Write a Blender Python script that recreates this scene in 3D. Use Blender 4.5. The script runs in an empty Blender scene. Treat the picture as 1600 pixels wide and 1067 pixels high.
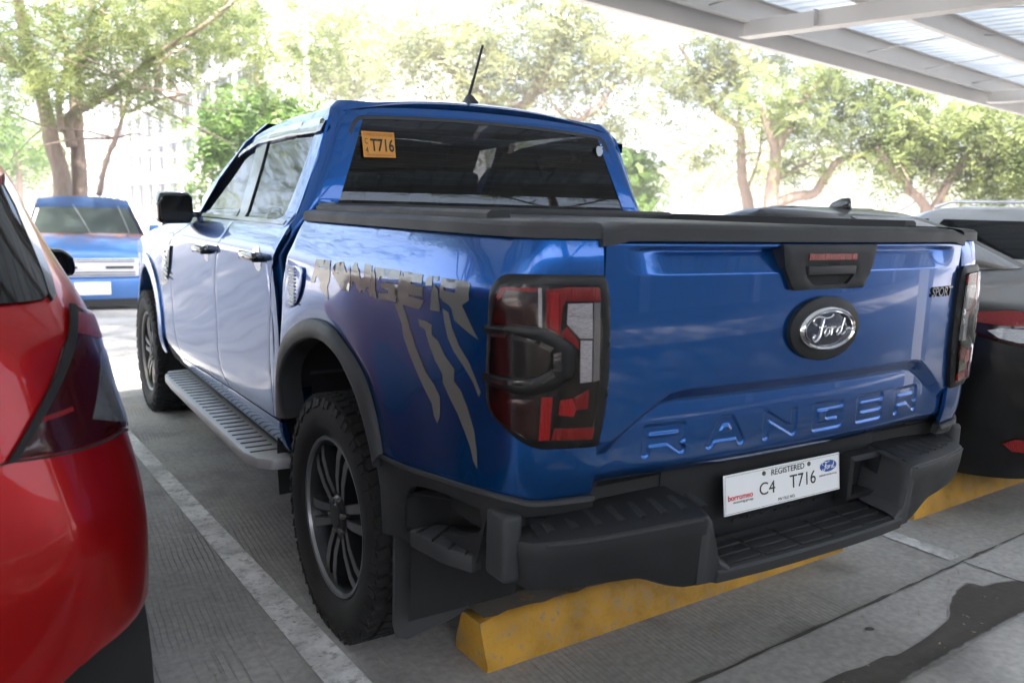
import bpy, bmesh, math, random
import numpy as np
from mathutils import Vector, Matrix, geometry
from mathutils.bvhtree import BVHTree

S = bpy.context.scene
COL = S.collection
random.seed(7)
RNG = np.random.default_rng(7)
R = math.radians

# ------------------------------------------------------------------ camera
CAM = np.array([-1.8339, -1.3696, 1.3983])
CR = np.array([0.84388244, -0.53583813, 0.0272015])
CU = np.array([0.06207315, 0.14786534, 0.98705763])
CF = np.array([0.53292527, 0.83127212, -0.15804213])
FPX = 1304.6                                   # focal length in pixels of the 1600 px wide photograph
cd = bpy.data.cameras.new('camera')
cam = bpy.data.objects.new('camera', cd)
COL.objects.link(cam)
cam.matrix_world = Matrix(((CR[0], CU[0], -CF[0], CAM[0]), (CR[1], CU[1], -CF[1], CAM[1]),
                           (CR[2], CU[2], -CF[2], CAM[2]), (0, 0, 0, 1)))
cd.sensor_width = 36
cd.lens = 36 * FPX / 1600
cd.clip_start = .05
cd.clip_end = 600
cd.dof.use_dof = True
cd.dof.focus_distance = 2.7
cd.dof.aperture_fstop = 3.2
S.camera = cam

# ------------------------------------------------------------------ light
SUN_EL, SUN_AZ = R(64), R(205)                  # azimuth clockwise from +y
w = bpy.data.worlds.new('World')
S.world = w
w.use_nodes = True
nt = w.node_tree
sky = nt.nodes.new('ShaderNodeTexSky')
sky.sky_type = 'NISHITA'
sky.sun_disc = False
sky.sun_elevation = SUN_EL
sky.sun_rotation = SUN_AZ
sky.air_density = 1.0
sky.dust_density = 5.0
sky.ozone_density = 1.0
bg = nt.nodes['Background']
bg.inputs['Strength'].default_value = .15
nt.links.new(sky.outputs[0], bg.inputs[0])
sl = bpy.data.lights.new('sun', 'SUN')
sl.energy = 4.0
sl.angle = R(1.5)
sl.color = (1, .93, .82)
so = bpy.data.objects.new('sun', sl)
COL.objects.link(so)
sd = Vector((math.sin(SUN_AZ) * math.cos(SUN_EL), math.cos(SUN_AZ) * math.cos(SUN_EL), math.sin(SUN_EL)))
so.rotation_euler = sd.to_track_quat('Z', 'Y').to_euler()
S.view_settings.view_transform = 'Standard'
S.view_settings.look = 'None'
S.view_settings.gamma = 1
S.view_settings.use_curve_mapping = False
S.view_settings.exposure = 2.95

# ------------------------------------------------------------------ materials
MATS = {}
def mat(name, col, rough=.5, metal=0, coat=0, spec=.5, var=0, vscale=8, bump=0, bscale=60, trans=0, emit=None, coatr=.03,
        flake=0, stretch=None, rvar=0, sheen=0):
    """one procedural Principled material: base colour with noise variation and fine noise relief"""
    if name in MATS: return MATS[name]
    m = bpy.data.materials.new(name); m.use_nodes = True
    t = m.node_tree; b = t.nodes['Principled BSDF']; I = b.inputs
    I['Base Color'].default_value = (*col, 1); I['Roughness'].default_value = rough; I['Metallic'].default_value = metal
    I['Coat Weight'].default_value = coat; I['Coat Roughness'].default_value = coatr
    I['Specular IOR Level'].default_value = spec
    I['Transmission Weight'].default_value = trans
    if emit: I['Emission Color'].default_value = (*emit[0], 1); I['Emission Strength'].default_value = emit[1]
    tc = t.nodes.new('ShaderNodeTexCoord')
    src = tc.outputs['Object']
    if stretch:
        mp = t.nodes.new('ShaderNodeMapping'); mp.inputs['Scale'].default_value = stretch
        t.links.new(src, mp.inputs[0]); src = mp.outputs[0]
    if var or rvar:
        n = t.nodes.new('ShaderNodeTexNoise'); n.inputs['Scale'].default_value = vscale; n.inputs['Detail'].default_value = 6
        n.inputs['Roughness'].default_value = .65
        t.links.new(src, n.inputs['Vector'])
        if var:
            mx = t.nodes.new('ShaderNodeMix'); mx.data_type = 'RGBA'
            mx.inputs[6].default_value = (*[c * (1 - var) for c in col], 1); mx.inputs[7].default_value = (*[min(1, c * (1 + var)) for c in col], 1)
            t.links.new(n.outputs[0], mx.inputs[0]); t.links.new(mx.outputs[2], I['Base Color'])
        if rvar:
            mr = t.nodes.new('ShaderNodeMapRange'); mr.inputs[1].default_value = .3; mr.inputs[2].default_value = .7
            mr.inputs[3].default_value = max(0, rough - rvar); mr.inputs[4].default_value = min(1, rough + rvar)
            t.links.new(n.outputs[0], mr.inputs[0]); t.links.new(mr.outputs[0], I['Roughness'])
    if bump:
        n2 = t.nodes.new('ShaderNodeTexNoise'); n2.inputs['Scale'].default_value = bscale; n2.inputs['Detail'].default_value = 5
        t.links.new(src, n2.inputs['Vector'])
        bp = t.nodes.new('ShaderNodeBump'); bp.inputs['Strength'].default_value = bump; bp.inputs['Distance'].default_value = .01
        t.links.new(n2.outputs[0], bp.inputs['Height']); t.links.new(bp.outputs[0], I['Normal'])
    MATS[name] = m
    return m

# ------------------------------------------------------------------ scene helpers
def tag(o, label=None, cat=None, group=None, kind=None):
    if label: o['label'] = label
    if cat: o['category'] = cat
    if group: o['group'] = group
    if kind: o['kind'] = kind
    return o
def empty(name, loc=(0, 0, 0), rz=0, label=None, cat=None, group=None):
    o = bpy.data.objects.new(name, None); COL.objects.link(o)
    o.location = loc; o.rotation_euler = (0, 0, rz); o.empty_display_size = .2
    return tag(o, label, cat, group)
def link(name, me, m=None, parent=None):
    o = bpy.data.objects.new(name, me); COL.objects.link(o)
    if m is not None and not me.materials: me.materials.append(m)
    if parent is not None: o.parent = parent
    return o
def mesh(name, V, Fc, m, parent=None, smooth=False, angle=None):
    me = bpy.data.meshes.new(name)
    me.from_pydata([tuple(map(float, v)) for v in V], [], [tuple(map(int, f)) for f in Fc])
    me.update()
    if smooth or angle: me.shade_smooth()
    if angle: me.set_sharp_from_angle(angle=R(angle))
    return link(name, me, m, parent)
def from_bm(name, bm, m, parent=None, smooth=False, angle=None):
    bmesh.ops.recalc_face_normals(bm, faces=bm.faces)
    me = bpy.data.meshes.new(name); bm.to_mesh(me); bm.free()
    if smooth or angle: me.shade_smooth()
    if angle: me.set_sharp_from_angle(angle=R(angle))
    return link(name, me, m, parent)
def copy_tree(o, parent=None):
    c = o.copy(); COL.objects.link(c)
    if parent is not None: c.parent = parent
    for ch in list(o.children): copy_tree(ch, c)
    return c
def mirror(o, parent=None, name=None, m=None):
    """a mirrored copy (x -> -x in the thing's own frame) of a part with its sub-parts"""
    me = o.data.copy()
    for v in me.vertices: v.co.x = -v.co.x
    me.flip_normals()
    c = bpy.data.objects.new(name or o.name.split('.')[0], me); COL.objects.link(c)
    c.parent = parent or o.parent
    c.location = (-o.location.x, o.location.y, o.location.z)
    for k in o.keys(): c[k] = o[k]
    for ch in list(o.children): mirror(ch, c)
    return c

# pixel of the photograph -> direction, and -> point on an axis-parallel plane
def ray(u, v): return CF + CR * (u - 800) / FPX + CU * (533.5 - v) / FPX
def onx(u, v, x): d = ray(u, v); return CAM + d * (x - CAM[0]) / d[0]
def ony(u, v, y): d = ray(u, v); return CAM + d * (y - CAM[1]) / d[1]
def onz(u, v, z=0.): d = ray(u, v); return CAM + d * (z - CAM[2]) / d[2]
def atd(u, v, depth): return CAM + ray(u, v) * depth

# ------------------------------------------------------------------ shape helpers
def add_box(bm, c, s, rot=None, bev=0, seg=2):
    r = bmesh.ops.create_cube(bm, size=1)
    vs = r['verts']
    bmesh.ops.scale(bm, vec=Vector(s), verts=vs)
    if bev:
        es = list({e for v in vs for e in v.link_edges})
        r2 = bmesh.ops.bevel(bm, geom=es, offset=bev, segments=seg, affect='EDGES', profile=.5)
        vs = list({v for f in r2['faces'] for v in f.verts} | {v for v in vs if v.is_valid})
    if rot is not None: bmesh.ops.rotate(bm, cent=(0, 0, 0), matrix=rot, verts=vs)
    bmesh.ops.translate(bm, vec=Vector(c), verts=vs)
    return vs
def box(name, c, s, m, parent=None, rot=None, bev=0, seg=2):
    bm = bmesh.new(); add_box(bm, c, s, rot, bev, seg)
    return from_bm(name, bm, m, parent, angle=40 if bev else None)
def prism(name, pts, d, m, parent=None, bev=0, seg=2, origin=(0, 0, 0), ax=((1, 0, 0), (0, 0, 1), (0, 1, 0)), angle=40):
    """outline pts (a, b) in the plane of axes ax[0], ax[1], pushed d along ax[2]"""
    A, B, Cx = [Vector(a) for a in ax]; O = Vector(origin)
    bm = bmesh.new()
    vs = [bm.verts.new(O + A * a + B * b) for a, b in pts]
    f = bm.faces.new(vs)
    r = bmesh.ops.extrude_face_region(bm, geom=[f])
    ev = [g for g in r['geom'] if isinstance(g, bmesh.types.BMVert)]
    bmesh.ops.translate(bm, vec=Cx * d, verts=ev)
    if bev:
        bmesh.ops.bevel(bm, geom=bm.edges[:], offset=bev, segments=seg, affect='EDGES', profile=.5, clamp_overlap=True)
    return from_bm(name, bm, m, parent, angle=angle)
def lathe(name, prof, n, m, parent=None, axis='x', c=(0, 0, 0), angle=35, closed=False):
    """profile of (along axis, radius) turned round the axis"""
    V = []; Fc = []
    k = len(prof)
    for i in range(n):
        a = 2 * math.pi * i / n
        for (h, r) in prof:
            p = (h, r * math.cos(a), r * math.sin(a)) if axis == 'x' else ((r * math.cos(a), h, r * math.sin(a)) if axis == 'y' else (r * math.cos(a), r * math.sin(a), h))
            V.append((p[0] + c[0], p[1] + c[1], p[2] + c[2]))
    kk = k if closed else k - 1
    for i in range(n):
        j = (i + 1) % n
        for q in range(kk):
            q2 = (q + 1) % k
            Fc.append((i * k + q, j * k + q, j * k + q2, i * k + q2))
    bm = bmesh.new()
    vv = [bm.verts.new(v) for v in V]
    for f in Fc:
        try: bm.faces.new([vv[i] for i in f])
        except ValueError: pass
    bmesh.ops.remove_doubles(bm, verts=bm.verts[:], dist=1e-5)
    return from_bm(name, bm, m, parent, angle=angle)
def tube_into(V, Fc, path, rad, n=8, cap=True):
    path = [Vector(p) for p in path]
    rs = rad if hasattr(rad, '__len__') else [rad] * len(path)
    up = None; base = len(V)
    for i, p in enumerate(path):
        t = (path[min(i + 1, len(path) - 1)] - path[max(i - 1, 0)])
        if t.length < 1e-9: t = Vector((0, 0, 1))
        t.normalize()
        if up is None:
            a = Vector((0, 0, 1)) if abs(t.z) < .9 else Vector((1, 0, 0))
            up = t.cross(a).normalized()
        up = (up - t * up.dot(t)).normalized()
        b = t.cross(up)
        for k in range(n):
            an = 2 * math.pi * k / n
            V.append(p + (up * math.cos(an) + b * math.sin(an)) * rs[i])
    for i in range(len(path) - 1):
        for k in range(n):
            k2 = (k + 1) % n
            Fc.append((base + i * n + k, base + i * n + k2, base + (i + 1) * n + k2, base + (i + 1) * n + k))
    if cap:
        Fc.append(tuple(base + k for k in range(n))[::-1]); Fc.append(tuple(base + (len(path) - 1) * n + k for k in range(n)))
def tube(name, path, rad, m, parent=None, n=8):
    V = []; Fc = []; tube_into(V, Fc, path, rad, n)
    return mesh(name, V, Fc, m, parent, angle=50)
def loft(name, secs, m, parent=None, closed=False, caps=True, angle=35):
    """sections: lists of equally many points"""
    k = len(secs[0]); V = [p for s in secs for p in s]; Fc = []
    kk = k if closed else k - 1
    for i in range(len(secs) - 1):
        for q in range(kk):
            q2 = (q + 1) % k
            Fc.append((i * k + q, (i + 1) * k + q, (i + 1) * k + q2, i * k + q2))
    if caps and closed:
        Fc.append(tuple(range(k))[::-1]); Fc.append(tuple((len(secs) - 1) * k + q for q in range(k)))
    bm = bmesh.new(); vv = [bm.verts.new(Vector(map(float, v))) for v in V]
    for f in Fc:
        try: bm.faces.new([vv[i] for i in f])
        except ValueError: pass
    bmesh.ops.remove_doubles(bm, verts=bm.verts[:], dist=1e-6)
    return from_bm(name, bm, m, parent, angle=angle)
def crv(pts, n=8, closed=False):
    """Catmull-Rom through points"""
    P = [np.array(p, float) for p in pts]; out = []; N = len(P)
    rng = range(N if closed else N - 1)
    for i in rng:
        if closed: a, b, c, d = P[(i - 1) % N], P[i], P[(i + 1) % N], P[(i + 2) % N]
        else: a, b, c, d = P[max(i - 1, 0)], P[i], P[i + 1], P[min(i + 2, N - 1)]
        for k in range(n):
            t = k / n
            out.append(.5 * ((2 * b) + (c - a) * t + (2 * a - 5 * b + 4 * c - d) * t * t + (3 * b - a - 3 * c + d) * t ** 3))
    if not closed: out.append(P[-1])
    return out
def resamp(pts, n):
    P = np.array([list(p) for p in pts], float); d = np.r_[0, np.cumsum(np.linalg.norm(np.diff(P, axis=0), axis=1))]
    t = np.linspace(0, d[-1], n)
    return np.stack([np.interp(t, d, P[:, i]) for i in range(P.shape[1])], 1)
def inset(poly, d):
    P = np.array([list(p) for p in poly], float); n = len(P)
    A = .5 * sum(P[i][0] * P[(i + 1) % n][1] - P[(i + 1) % n][0] * P[i][1] for i in range(n)); sg = 1 if A > 0 else -1
    out = []
    for i in range(n):
        e1 = P[i] - P[i - 1]; e2 = P[(i + 1) % n] - P[i]
        e1 /= max(np.linalg.norm(e1), 1e-9); e2 /= max(np.linalg.norm(e2), 1e-9)
        n1 = np.array([-e1[1], e1[0]]) * sg; n2 = np.array([-e2[1], e2[0]]) * sg
        b = n1 + n2; l = np.linalg.norm(b)
        b = b / max(l, .5)
        out.append(P[i] + b * d / max(.6, np.dot(b, n1)))
    return out
def inpoly(pts, poly):
    P = np.array([list(p) for p in poly], float); x, y = pts[:, 0], pts[:, 1]
    r = np.zeros(len(pts), bool); j = len(P) - 1
    for i in range(len(P)):
        c = ((P[i, 1] > y) != (P[j, 1] > y)) & (x < (P[j, 0] - P[i, 0]) * (y - P[i, 1]) / (P[j, 1] - P[i, 1] + 1e-30) + P[i, 0])
        r ^= c; j = i
    return r
def densify(poly, step):
    P = [np.array(p, float) for p in poly]; out = []
    for i in range(len(P)):
        a, b = P[i], P[(i + 1) % len(P)]; L = np.linalg.norm(b - a)
        if L < 1e-6: continue
        k = max(1, int(math.ceil(L / step)))
        out += [a + (b - a) * q / k for q in range(k)]
    return out
class Surf:
    """a smooth surface f(u, v) -> point; pixels can be cast on it, outlines can be skinned on it"""
    def __init__(s, f, u0, u1, v0, v1, nu=160, nv=80, centre=(0, 2.5, .8), origin=None):
        s.f = f; s.c = np.array(centre)
        s.u = np.linspace(u0, u1, nu); s.v = np.linspace(v0, v1, nv); s.nv = nv
        G = [f(a, b) for a in s.u for b in s.v]
        s.G = np.array(G).reshape(nu, nv, 3)
        polys = [(i * nv + j, (i + 1) * nv + j, (i + 1) * nv + j + 1, i * nv + j + 1) for i in range(nu - 1) for j in range(nv - 1)]
        s.bvh = BVHTree.FromPolygons([Vector(g) for g in G], polys)
        s.org = None if origin is None else np.array(origin)
        s.M = None                              # world -> local matrix when the thing is turned
    def cast(s, px, py):
        o = CAM; d = ray(px, py)
        if s.M is not None:
            o4 = s.M @ Vector(o); d4 = s.M.to_3x3() @ Vector(d)
        else: o4 = Vector(o); d4 = Vector(d)
        h = s.bvh.ray_cast(o4, d4.normalized())
        if h[0] is None:
            h = s.bvh.find_nearest(o4 + d4 * 3.0)
        p = np.array(h[0]); i, j = divmod(h[2], s.nv - 1)
        a = s.G[i, j]; eu = s.G[i + 1, j] - a; ev = s.G[i, j + 1] - a
        Mx = np.stack([eu, ev], 1); sol = np.linalg.lstsq(Mx, p - a, rcond=None)[0]
        return np.array([s.u[i] + (s.u[i + 1] - s.u[i]) * sol[0], s.v[j] + (s.v[j + 1] - s.v[j]) * sol[1]])
    def px(s, pts): return [s.cast(*p) for p in pts]
    def pn(s, u, v):
        e = 2e-3
        p = np.array(s.f(u, v)); a = np.array(s.f(u + e, v)) - np.array(s.f(u - e, v)); b = np.array(s.f(u, v + e)) - np.array(s.f(u, v - e))
        n = np.cross(a, b); l = np.linalg.norm(n); n = n / l if l > 1e-12 else np.array([0, 0, 1.])
        if np.dot(n, p - s.c) < 0: n = -n
        return p, n
def skin(name, sf, outline, m, parent=None, holes=(), step=.025, off=0., thick=.006, roll=0., disp=None, smooth=True):
    loops = [densify(outline, step)] + [densify(h, step) for h in holes]
    L0 = np.array(loops[0]); lo = L0.min(0); hi = L0.max(0)
    gx = np.arange(lo[0] + step * .5, hi[0], step); gy = np.arange(lo[1] + step * .5, hi[1], step)
    pts = np.array([(a + (step * .25 if k % 2 else -step * .25), b) for k, b in enumerate(gy) for a in gx]) if len(gx) and len(gy) else np.zeros((0, 2))
    if len(pts):
        ok = inpoly(pts, loops[0])
        for h in loops[1:]: ok &= ~inpoly(pts, h)
        B = np.array([p for l in loops for p in l])
        pts = pts[ok]
        if len(pts):
            dm = np.full(len(pts), 9.)
            for k in range(0, len(B), 400): dm = np.minimum(dm, np.min(np.linalg.norm(pts[:, None] - B[None, k:k + 400], axis=2), axis=1))
            pts = pts[dm > step * .45]
    verts = []; edges = []
    for l in loops:
        b = len(verts); verts += [Vector(p) for p in l]
        edges += [(b + i, b + (i + 1) % len(l)) for i in range(len(l))]
    nb = len(verts)
    verts += [Vector(p) for p in pts]
    r = geometry.delaunay_2d_cdt(verts, edges, [], 0, 1e-7)
    vo, fo = r[0], r[2]
    vo = np.array([list(v) for v in vo])
    T = np.array([f for f in fo if len(f) == 3])
    cen = vo[T].mean(1)
    ok = inpoly(cen, loops[0])
    for h in loops[1:]: ok &= ~inpoly(cen, h)
    T = T[ok]
    orig = r[3]
    isb = np.array([any(k < nb for k in o) for o in orig])
    V = []; Nn = []
    for k, (a, b) in enumerate(vo):
        p, n = sf.pn(a, b)
        d = off - (roll if isb[k] else 0) + (disp(a, b) if disp else 0)
        V.append(p + n * d); Nn.append(n)
    Fc = []
    for t in T:
        a, b, c = [V[i] for i in t]
        Fc.append(tuple(t) if np.dot(np.cross(b - a, c - a), Nn[t[0]]) > 0 else tuple(t[::-1]))
    if thick:
        cnt = {}
        for t in Fc:
            for i in range(3):
                e = (t[i], t[(i + 1) % 3]); cnt[e] = 1
        for (a, b) in [e for e in cnt if (e[1], e[0]) not in cnt]:
            k = len(V)
            V += [V[a], V[b], V[b] - Nn[b] * thick, V[a] - Nn[a] * thick]
            Fc.append((k + 1, k, k + 3, k + 2))
    return mesh(name, V, Fc, m, parent, smooth=smooth, angle=None if not thick else 40)
def text_mesh(body, size=1, extrude=0., shear=0, bold=0, space=1.):
    """lettering as a mesh in its own xy plane, centred"""
    cu = bpy.data.curves.new('lettering', 'FONT'); cu.body = body; cu.size = size; cu.extrude = extrude; cu.shear = shear
    cu.offset = bold; cu.space_character = space; cu.align_x = 'CENTER'; cu.align_y = 'CENTER'; cu.resolution_u = 4
    o = bpy.data.objects.new('lettering', cu); COL.objects.link(o)
    dg = bpy.context.evaluated_depsgraph_get(); dg.update()
    me = bpy.data.meshes.new_from_object(o.evaluated_get(dg))
    bpy.data.objects.remove(o); bpy.data.curves.remove(cu)
    me.materials.clear()
    return me
def put_text(name, body, m, parent, fr, size, extrude=.0008, fit=None, **k):
    """fr = (origin, x axis, y axis); fit = (width, height) in metres"""
    me = text_mesh(body, size, extrude, **k)
    co = np.array([v.co[:] for v in me.vertices])
    if len(co) and fit:
        lo = co.min(0); hi = co.max(0); sx = fit[0] / (hi[0] - lo[0]); sy = fit[1] / (hi[1] - lo[1])
        co[:, 0] = (co[:, 0] - (lo[0] + hi[0]) / 2) * sx; co[:, 1] = (co[:, 1] - (lo[1] + hi[1]) / 2) * sy
    O, X, Y = [np.array(a, float) for a in fr]; X = X / np.linalg.norm(X); Y = Y / np.linalg.norm(Y); Z = np.cross(X, Y)
    for v, c in zip(me.vertices, co): v.co = Vector(O + X * c[0] + Y * c[1] + Z * c[2])
    me.name = name
    return link(name, me, m, parent)
def quadp(name, a, b, c, d, m, parent=None): return mesh(name, [a, b, c, d], [(0, 1, 2, 3)], m, parent)
def ribbon(name, strokes, m, parent, fr, rad=.004, n=6, flat=.5):
    """hand-drawn lettering: round strokes (2-D polylines) in a frame"""
    O, X, Y = [np.array(a, float) for a in fr]; V = []; Fc = []
    for st in strokes:
        r = rad
        if isinstance(st, tuple): st, r = st
        tube_into(V, Fc, [O + X * p[0] + Y * p[1] for p in crv(st, 5)], r, n)
    return mesh(name, V, Fc, m, parent, angle=60)
# ================================================================== THE SETTING
def concrete(name, base, groove=False, stain=.35, dirt=.5):
    m = bpy.data.materials.new(name); m.use_nodes = True; t = m.node_tree; b = t.nodes['Principled BSDF']
    N = t.nodes.new; L = t.links.new
    tc = N('ShaderNodeTexCoord')
    n1 = N('ShaderNodeTexNoise'); n1.inputs['Scale'].default_value = .9; n1.inputs['Detail'].default_value = 9; n1.inputs['Roughness'].default_value = .62
    n2 = N('ShaderNodeTexNoise'); n2.inputs['Scale'].default_value = 38; n2.inputs['Detail'].default_value = 6
    L(tc.outputs['Object'], n1.inputs[0]); L(tc.outputs['Object'], n2.inputs[0])
    r1 = N('ShaderNodeMapRange'); r1.inputs[1].default_value = .32; r1.inputs[2].default_value = .68; r1.inputs[3].default_value = 1 - stain; r1.inputs[4].default_value = 1.0 + stain * .35
    r2 = N('ShaderNodeMapRange'); r2.inputs[1].default_value = .3; r2.inputs[2].default_value = .7; r2.inputs[3].default_value = .82; r2.inputs[4].default_value = 1.14
    L(n1.outputs[0], r1.inputs[0]); L(n2.outputs[0], r2.inputs[0])
    mu = N('ShaderNodeMath'); mu.operation = 'MULTIPLY'; L(r1.outputs[0], mu.inputs[0]); L(r2.outputs[0], mu.inputs[1])
    fac = mu.outputs[0]; hsrc = n2.outputs[0]
    # dark oil spots
    n3 = N('ShaderNodeTexNoise'); n3.inputs['Scale'].default_value = 2.3; n3.inputs['Detail'].default_value = 4; L(tc.outputs['Object'], n3.inputs[0])
    r3 = N('ShaderNodeMapRange'); r3.inputs[1].default_value = .52; r3.inputs[2].default_value = .72; r3.inputs[3].default_value = 1; r3.inputs[4].default_value = 1 - dirt; L(n3.outputs[0], r3.inputs[0])
    m3 = N('ShaderNodeMath'); m3.operation = 'MULTIPLY'; L(fac, m3.inputs[0]); L(r3.outputs[0], m3.inputs[1]); fac = m3.outputs[0]
    bp = N('ShaderNodeBump'); bp.inputs['Strength'].default_value = .35; bp.inputs['Distance'].default_value = .006
    L(hsrc, bp.inputs['Height']); nrm = bp.outputs[0]
    if groove:
        mp = N('ShaderNodeMapping'); mp.inputs['Rotation'].default_value = (0, 0, R(3.0)); L(tc.outputs['Object'], mp.inputs[0])
        wv = N('ShaderNodeTexWave'); wv.wave_type = 'BANDS'; wv.bands_direction = 'X'; wv.inputs['Scale'].default_value = 15.5
        wv.inputs['Distortion'].default_value = 2.6; wv.inputs['Detail'].default_value = 2.5; wv.inputs['Detail Scale'].default_value = .35
        L(mp.outputs[0], wv.inputs[0])
        rw = N('ShaderNodeMapRange'); rw.inputs[1].default_value = .02; rw.inputs[2].default_value = .16; L(wv.outputs['Fac'], rw.inputs[0])
        ms = N('ShaderNodeMapping'); ms.inputs['Rotation'].default_value = (0, 0, R(2.0)); ms.inputs['Scale'].default_value = (75, 1.1, 1); L(tc.outputs['Object'], ms.inputs[0])
        ns = N('ShaderNodeTexNoise'); ns.inputs['Scale'].default_value = 1; ns.inputs['Detail'].default_value = 4; ns.inputs['Roughness'].default_value = .6; L(ms.outputs[0], ns.inputs[0])
        rs = N('ShaderNodeMapRange'); rs.inputs[1].default_value = .27; rs.inputs[2].default_value = .43; L(ns.outputs[0], rs.inputs[0])
        mi = N('ShaderNodeMath'); mi.operation = 'MULTIPLY'
        nm_ = N('ShaderNodeTexNoise'); nm_.inputs['Scale'].default_value = .8; nm_.inputs['Detail'].default_value = 3; L(tc.outputs['Object'], nm_.inputs[0])
        rm_ = N('ShaderNodeMapRange'); rm_.inputs[1].default_value = .42; rm_.inputs[2].default_value = .56; L(nm_.outputs[0], rm_.inputs[0])
        mw = N('ShaderNodeMix'); mw.data_type = 'FLOAT'; L(rm_.outputs[0], mw.inputs[0]); L(rw.outputs[0], mw.inputs[2]); mw.inputs[3].default_value = 1.0
        L(rs.outputs[0], mi.inputs[0]); L(mw.outputs[0], mi.inputs[1])
        class _o: outputs = [mi.outputs[0]]
        rw = _o
        # the grooves are worn away in patches
        nw = N('ShaderNodeTexNoise'); nw.inputs['Scale'].default_value = 1.7; nw.inputs['Detail'].default_value = 5; L(tc.outputs['Object'], nw.inputs[0])
        rq = N('ShaderNodeMapRange'); rq.inputs[1].default_value = .38; rq.inputs[2].default_value = .6; rq.inputs[3].default_value = .08; rq.inputs[4].default_value = 1; L(nw.outputs[0], rq.inputs[0])
        bq = N('ShaderNodeBump'); bq.inputs['Distance'].default_value = .004; L(rq.outputs[0], bq.inputs['Strength']); L(rw.outputs[0], bq.inputs['Height']); L(nrm, bq.inputs['Normal']); nrm = bq.outputs[0]
        # grime sits in the grooves
        mg = N('ShaderNodeMapRange'); mg.inputs[3].default_value = .62; mg.inputs[4].default_value = 1; L(rw.outputs[0], mg.inputs[0])
        mf = N('ShaderNodeMix'); mf.data_type = 'FLOAT'; L(rq.outputs[0], mf.inputs[0]); mf.inputs[2].default_value = 1.0; L(mg.outputs[0], mf.inputs[3])
        mm = N('ShaderNodeMath'); mm.operation = 'MULTIPLY'; L(fac, mm.inputs[0]); L(mf.outputs[0], mm.inputs[1]); fac = mm.outputs[0]
    mx = N('ShaderNodeMix'); mx.data_type = 'RGBA'; mx.inputs[6].default_value = (0, 0, 0, 1); mx.inputs[7].default_value = (*base, 1)
    mx.clamp_factor = False
    L(fac, mx.inputs[0]); L(mx.outputs[2], b.inputs['Base Color'])
    b.inputs['Roughness'].default_value = .78; L(nrm, b.inputs['Normal'])
    return m
M_GROUND = concrete('grooved_concrete', (.37, .355, .335), True)
M_APRON = concrete('smooth_concrete', (.40, .385, .37), False, .3, .3)
M_KERB = concrete('kerb_concrete', (.45, .435, .42), False, .3, .25)
M_WET = mat('wet_concrete', (.085, .078, .072), .38, var=.35, vscale=9, bump=.25, bscale=70)
M_JOINT = mat('joint_dirt', (.075, .070, .062), .95, var=.7, vscale=25)

def paint_mat(name, col, under, wear=.5, scale=16):
    m = bpy.data.materials.new(name); m.use_nodes = True; t = m.node_tree; b = t.nodes['Principled BSDF']; N = t.nodes.new; L = t.links.new
    tc = N('ShaderNodeTexCoord'); n = N('ShaderNodeTexNoise'); n.inputs['Scale'].default_value = scale; n.inputs['Detail'].default_value = 9; n.inputs['Roughness'].default_value = .75
    L(tc.outputs['Object'], n.inputs[0])
    r = N('ShaderNodeMapRange'); r.inputs[1].default_value = wear - .06; r.inputs[2].default_value = wear + .1; L(n.outputs[0], r.inputs[0])
    n2 = N('ShaderNodeTexNoise'); n2.inputs['Scale'].default_value = 3; n2.inputs['Detail'].default_value = 9; n2.inputs['Roughness'].default_value = .7; L(tc.outputs['Object'], n2.inputs[0])
    rn = N('ShaderNodeMapRange'); rn.inputs[1].default_value = .33; rn.inputs[2].default_value = .6; L(n2.outputs[0], rn.inputs[0])
    mx0 = N('ShaderNodeMix'); mx0.data_type = 'RGBA'; mx0.inputs[6].default_value = (*[c * .38 for c in col], 1); mx0.inputs[7].default_value = (*col, 1); L(rn.outputs[0], mx0.inputs[0])
    mx = N('ShaderNodeMix'); mx.data_type = 'RGBA'; L(mx0.outputs[2], mx.inputs[6]); mx.inputs[7].default_value = (*under, 1)
    L(r.outputs[0], mx.inputs[0]); L(mx.outputs[2], b.inputs['Base Color']); b.inputs['Roughness'].default_value = .75
    bp = N('ShaderNodeBump'); bp.inputs['Strength'].default_value = .4; bp.inputs['Distance'].default_value = .004; L(n.outputs[0], bp.inputs['Height']); L(bp.outputs[0], b.inputs['Normal'])
    return m
M_LINE = paint_mat('worn_white_paint', (.8, .79, .77), (.26, .25, .24), .56, 22)
M_YELLOW = paint_mat('worn_yellow_paint', (.56, .29, .028), (.20, .18, .15), .58, 24)

# ground: level under the carport, dropping a little towards the trees
def gz(x, y):
    t = min(1, max(0, (y - 6.3) / 5.0)); t = t * t * (3 - 2 * t)
    return -.2 * t
gxs = [-150, -60, -25, -12, -6, -3, 0, 3, 6, 12, 25, 60, 150]
gys = [-60, -20, -8, -2, 0, 2, 4, 6, 6.5, 7, 7.5, 8, 8.5, 9, 9.5, 10, 10.5, 11, 11.5, 14, 20, 40, 80, 150]
V = [(x, y, gz(x, y)) for x in gxs for y in gys]
n_ = len(gys)
tag(mesh('ground', V, [(i * n_ + j, (i + 1) * n_ + j, (i + 1) * n_ + j + 1, i * n_ + j + 1) for i in range(len(gxs) - 1) for j in range(n_ - 1)], M_GROUND, smooth=True),
    'grey grooved concrete floor of the car park', kind='structure')
J0 = onz(1200, 1017); JD = onz(1600, 835) - J0; JD = JD / np.linalg.norm(JD); JN = np.array([-JD[1], JD[0], 0])
K0 = onz(1399, 1067, .06) * np.array([1, 1, 0])
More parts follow.
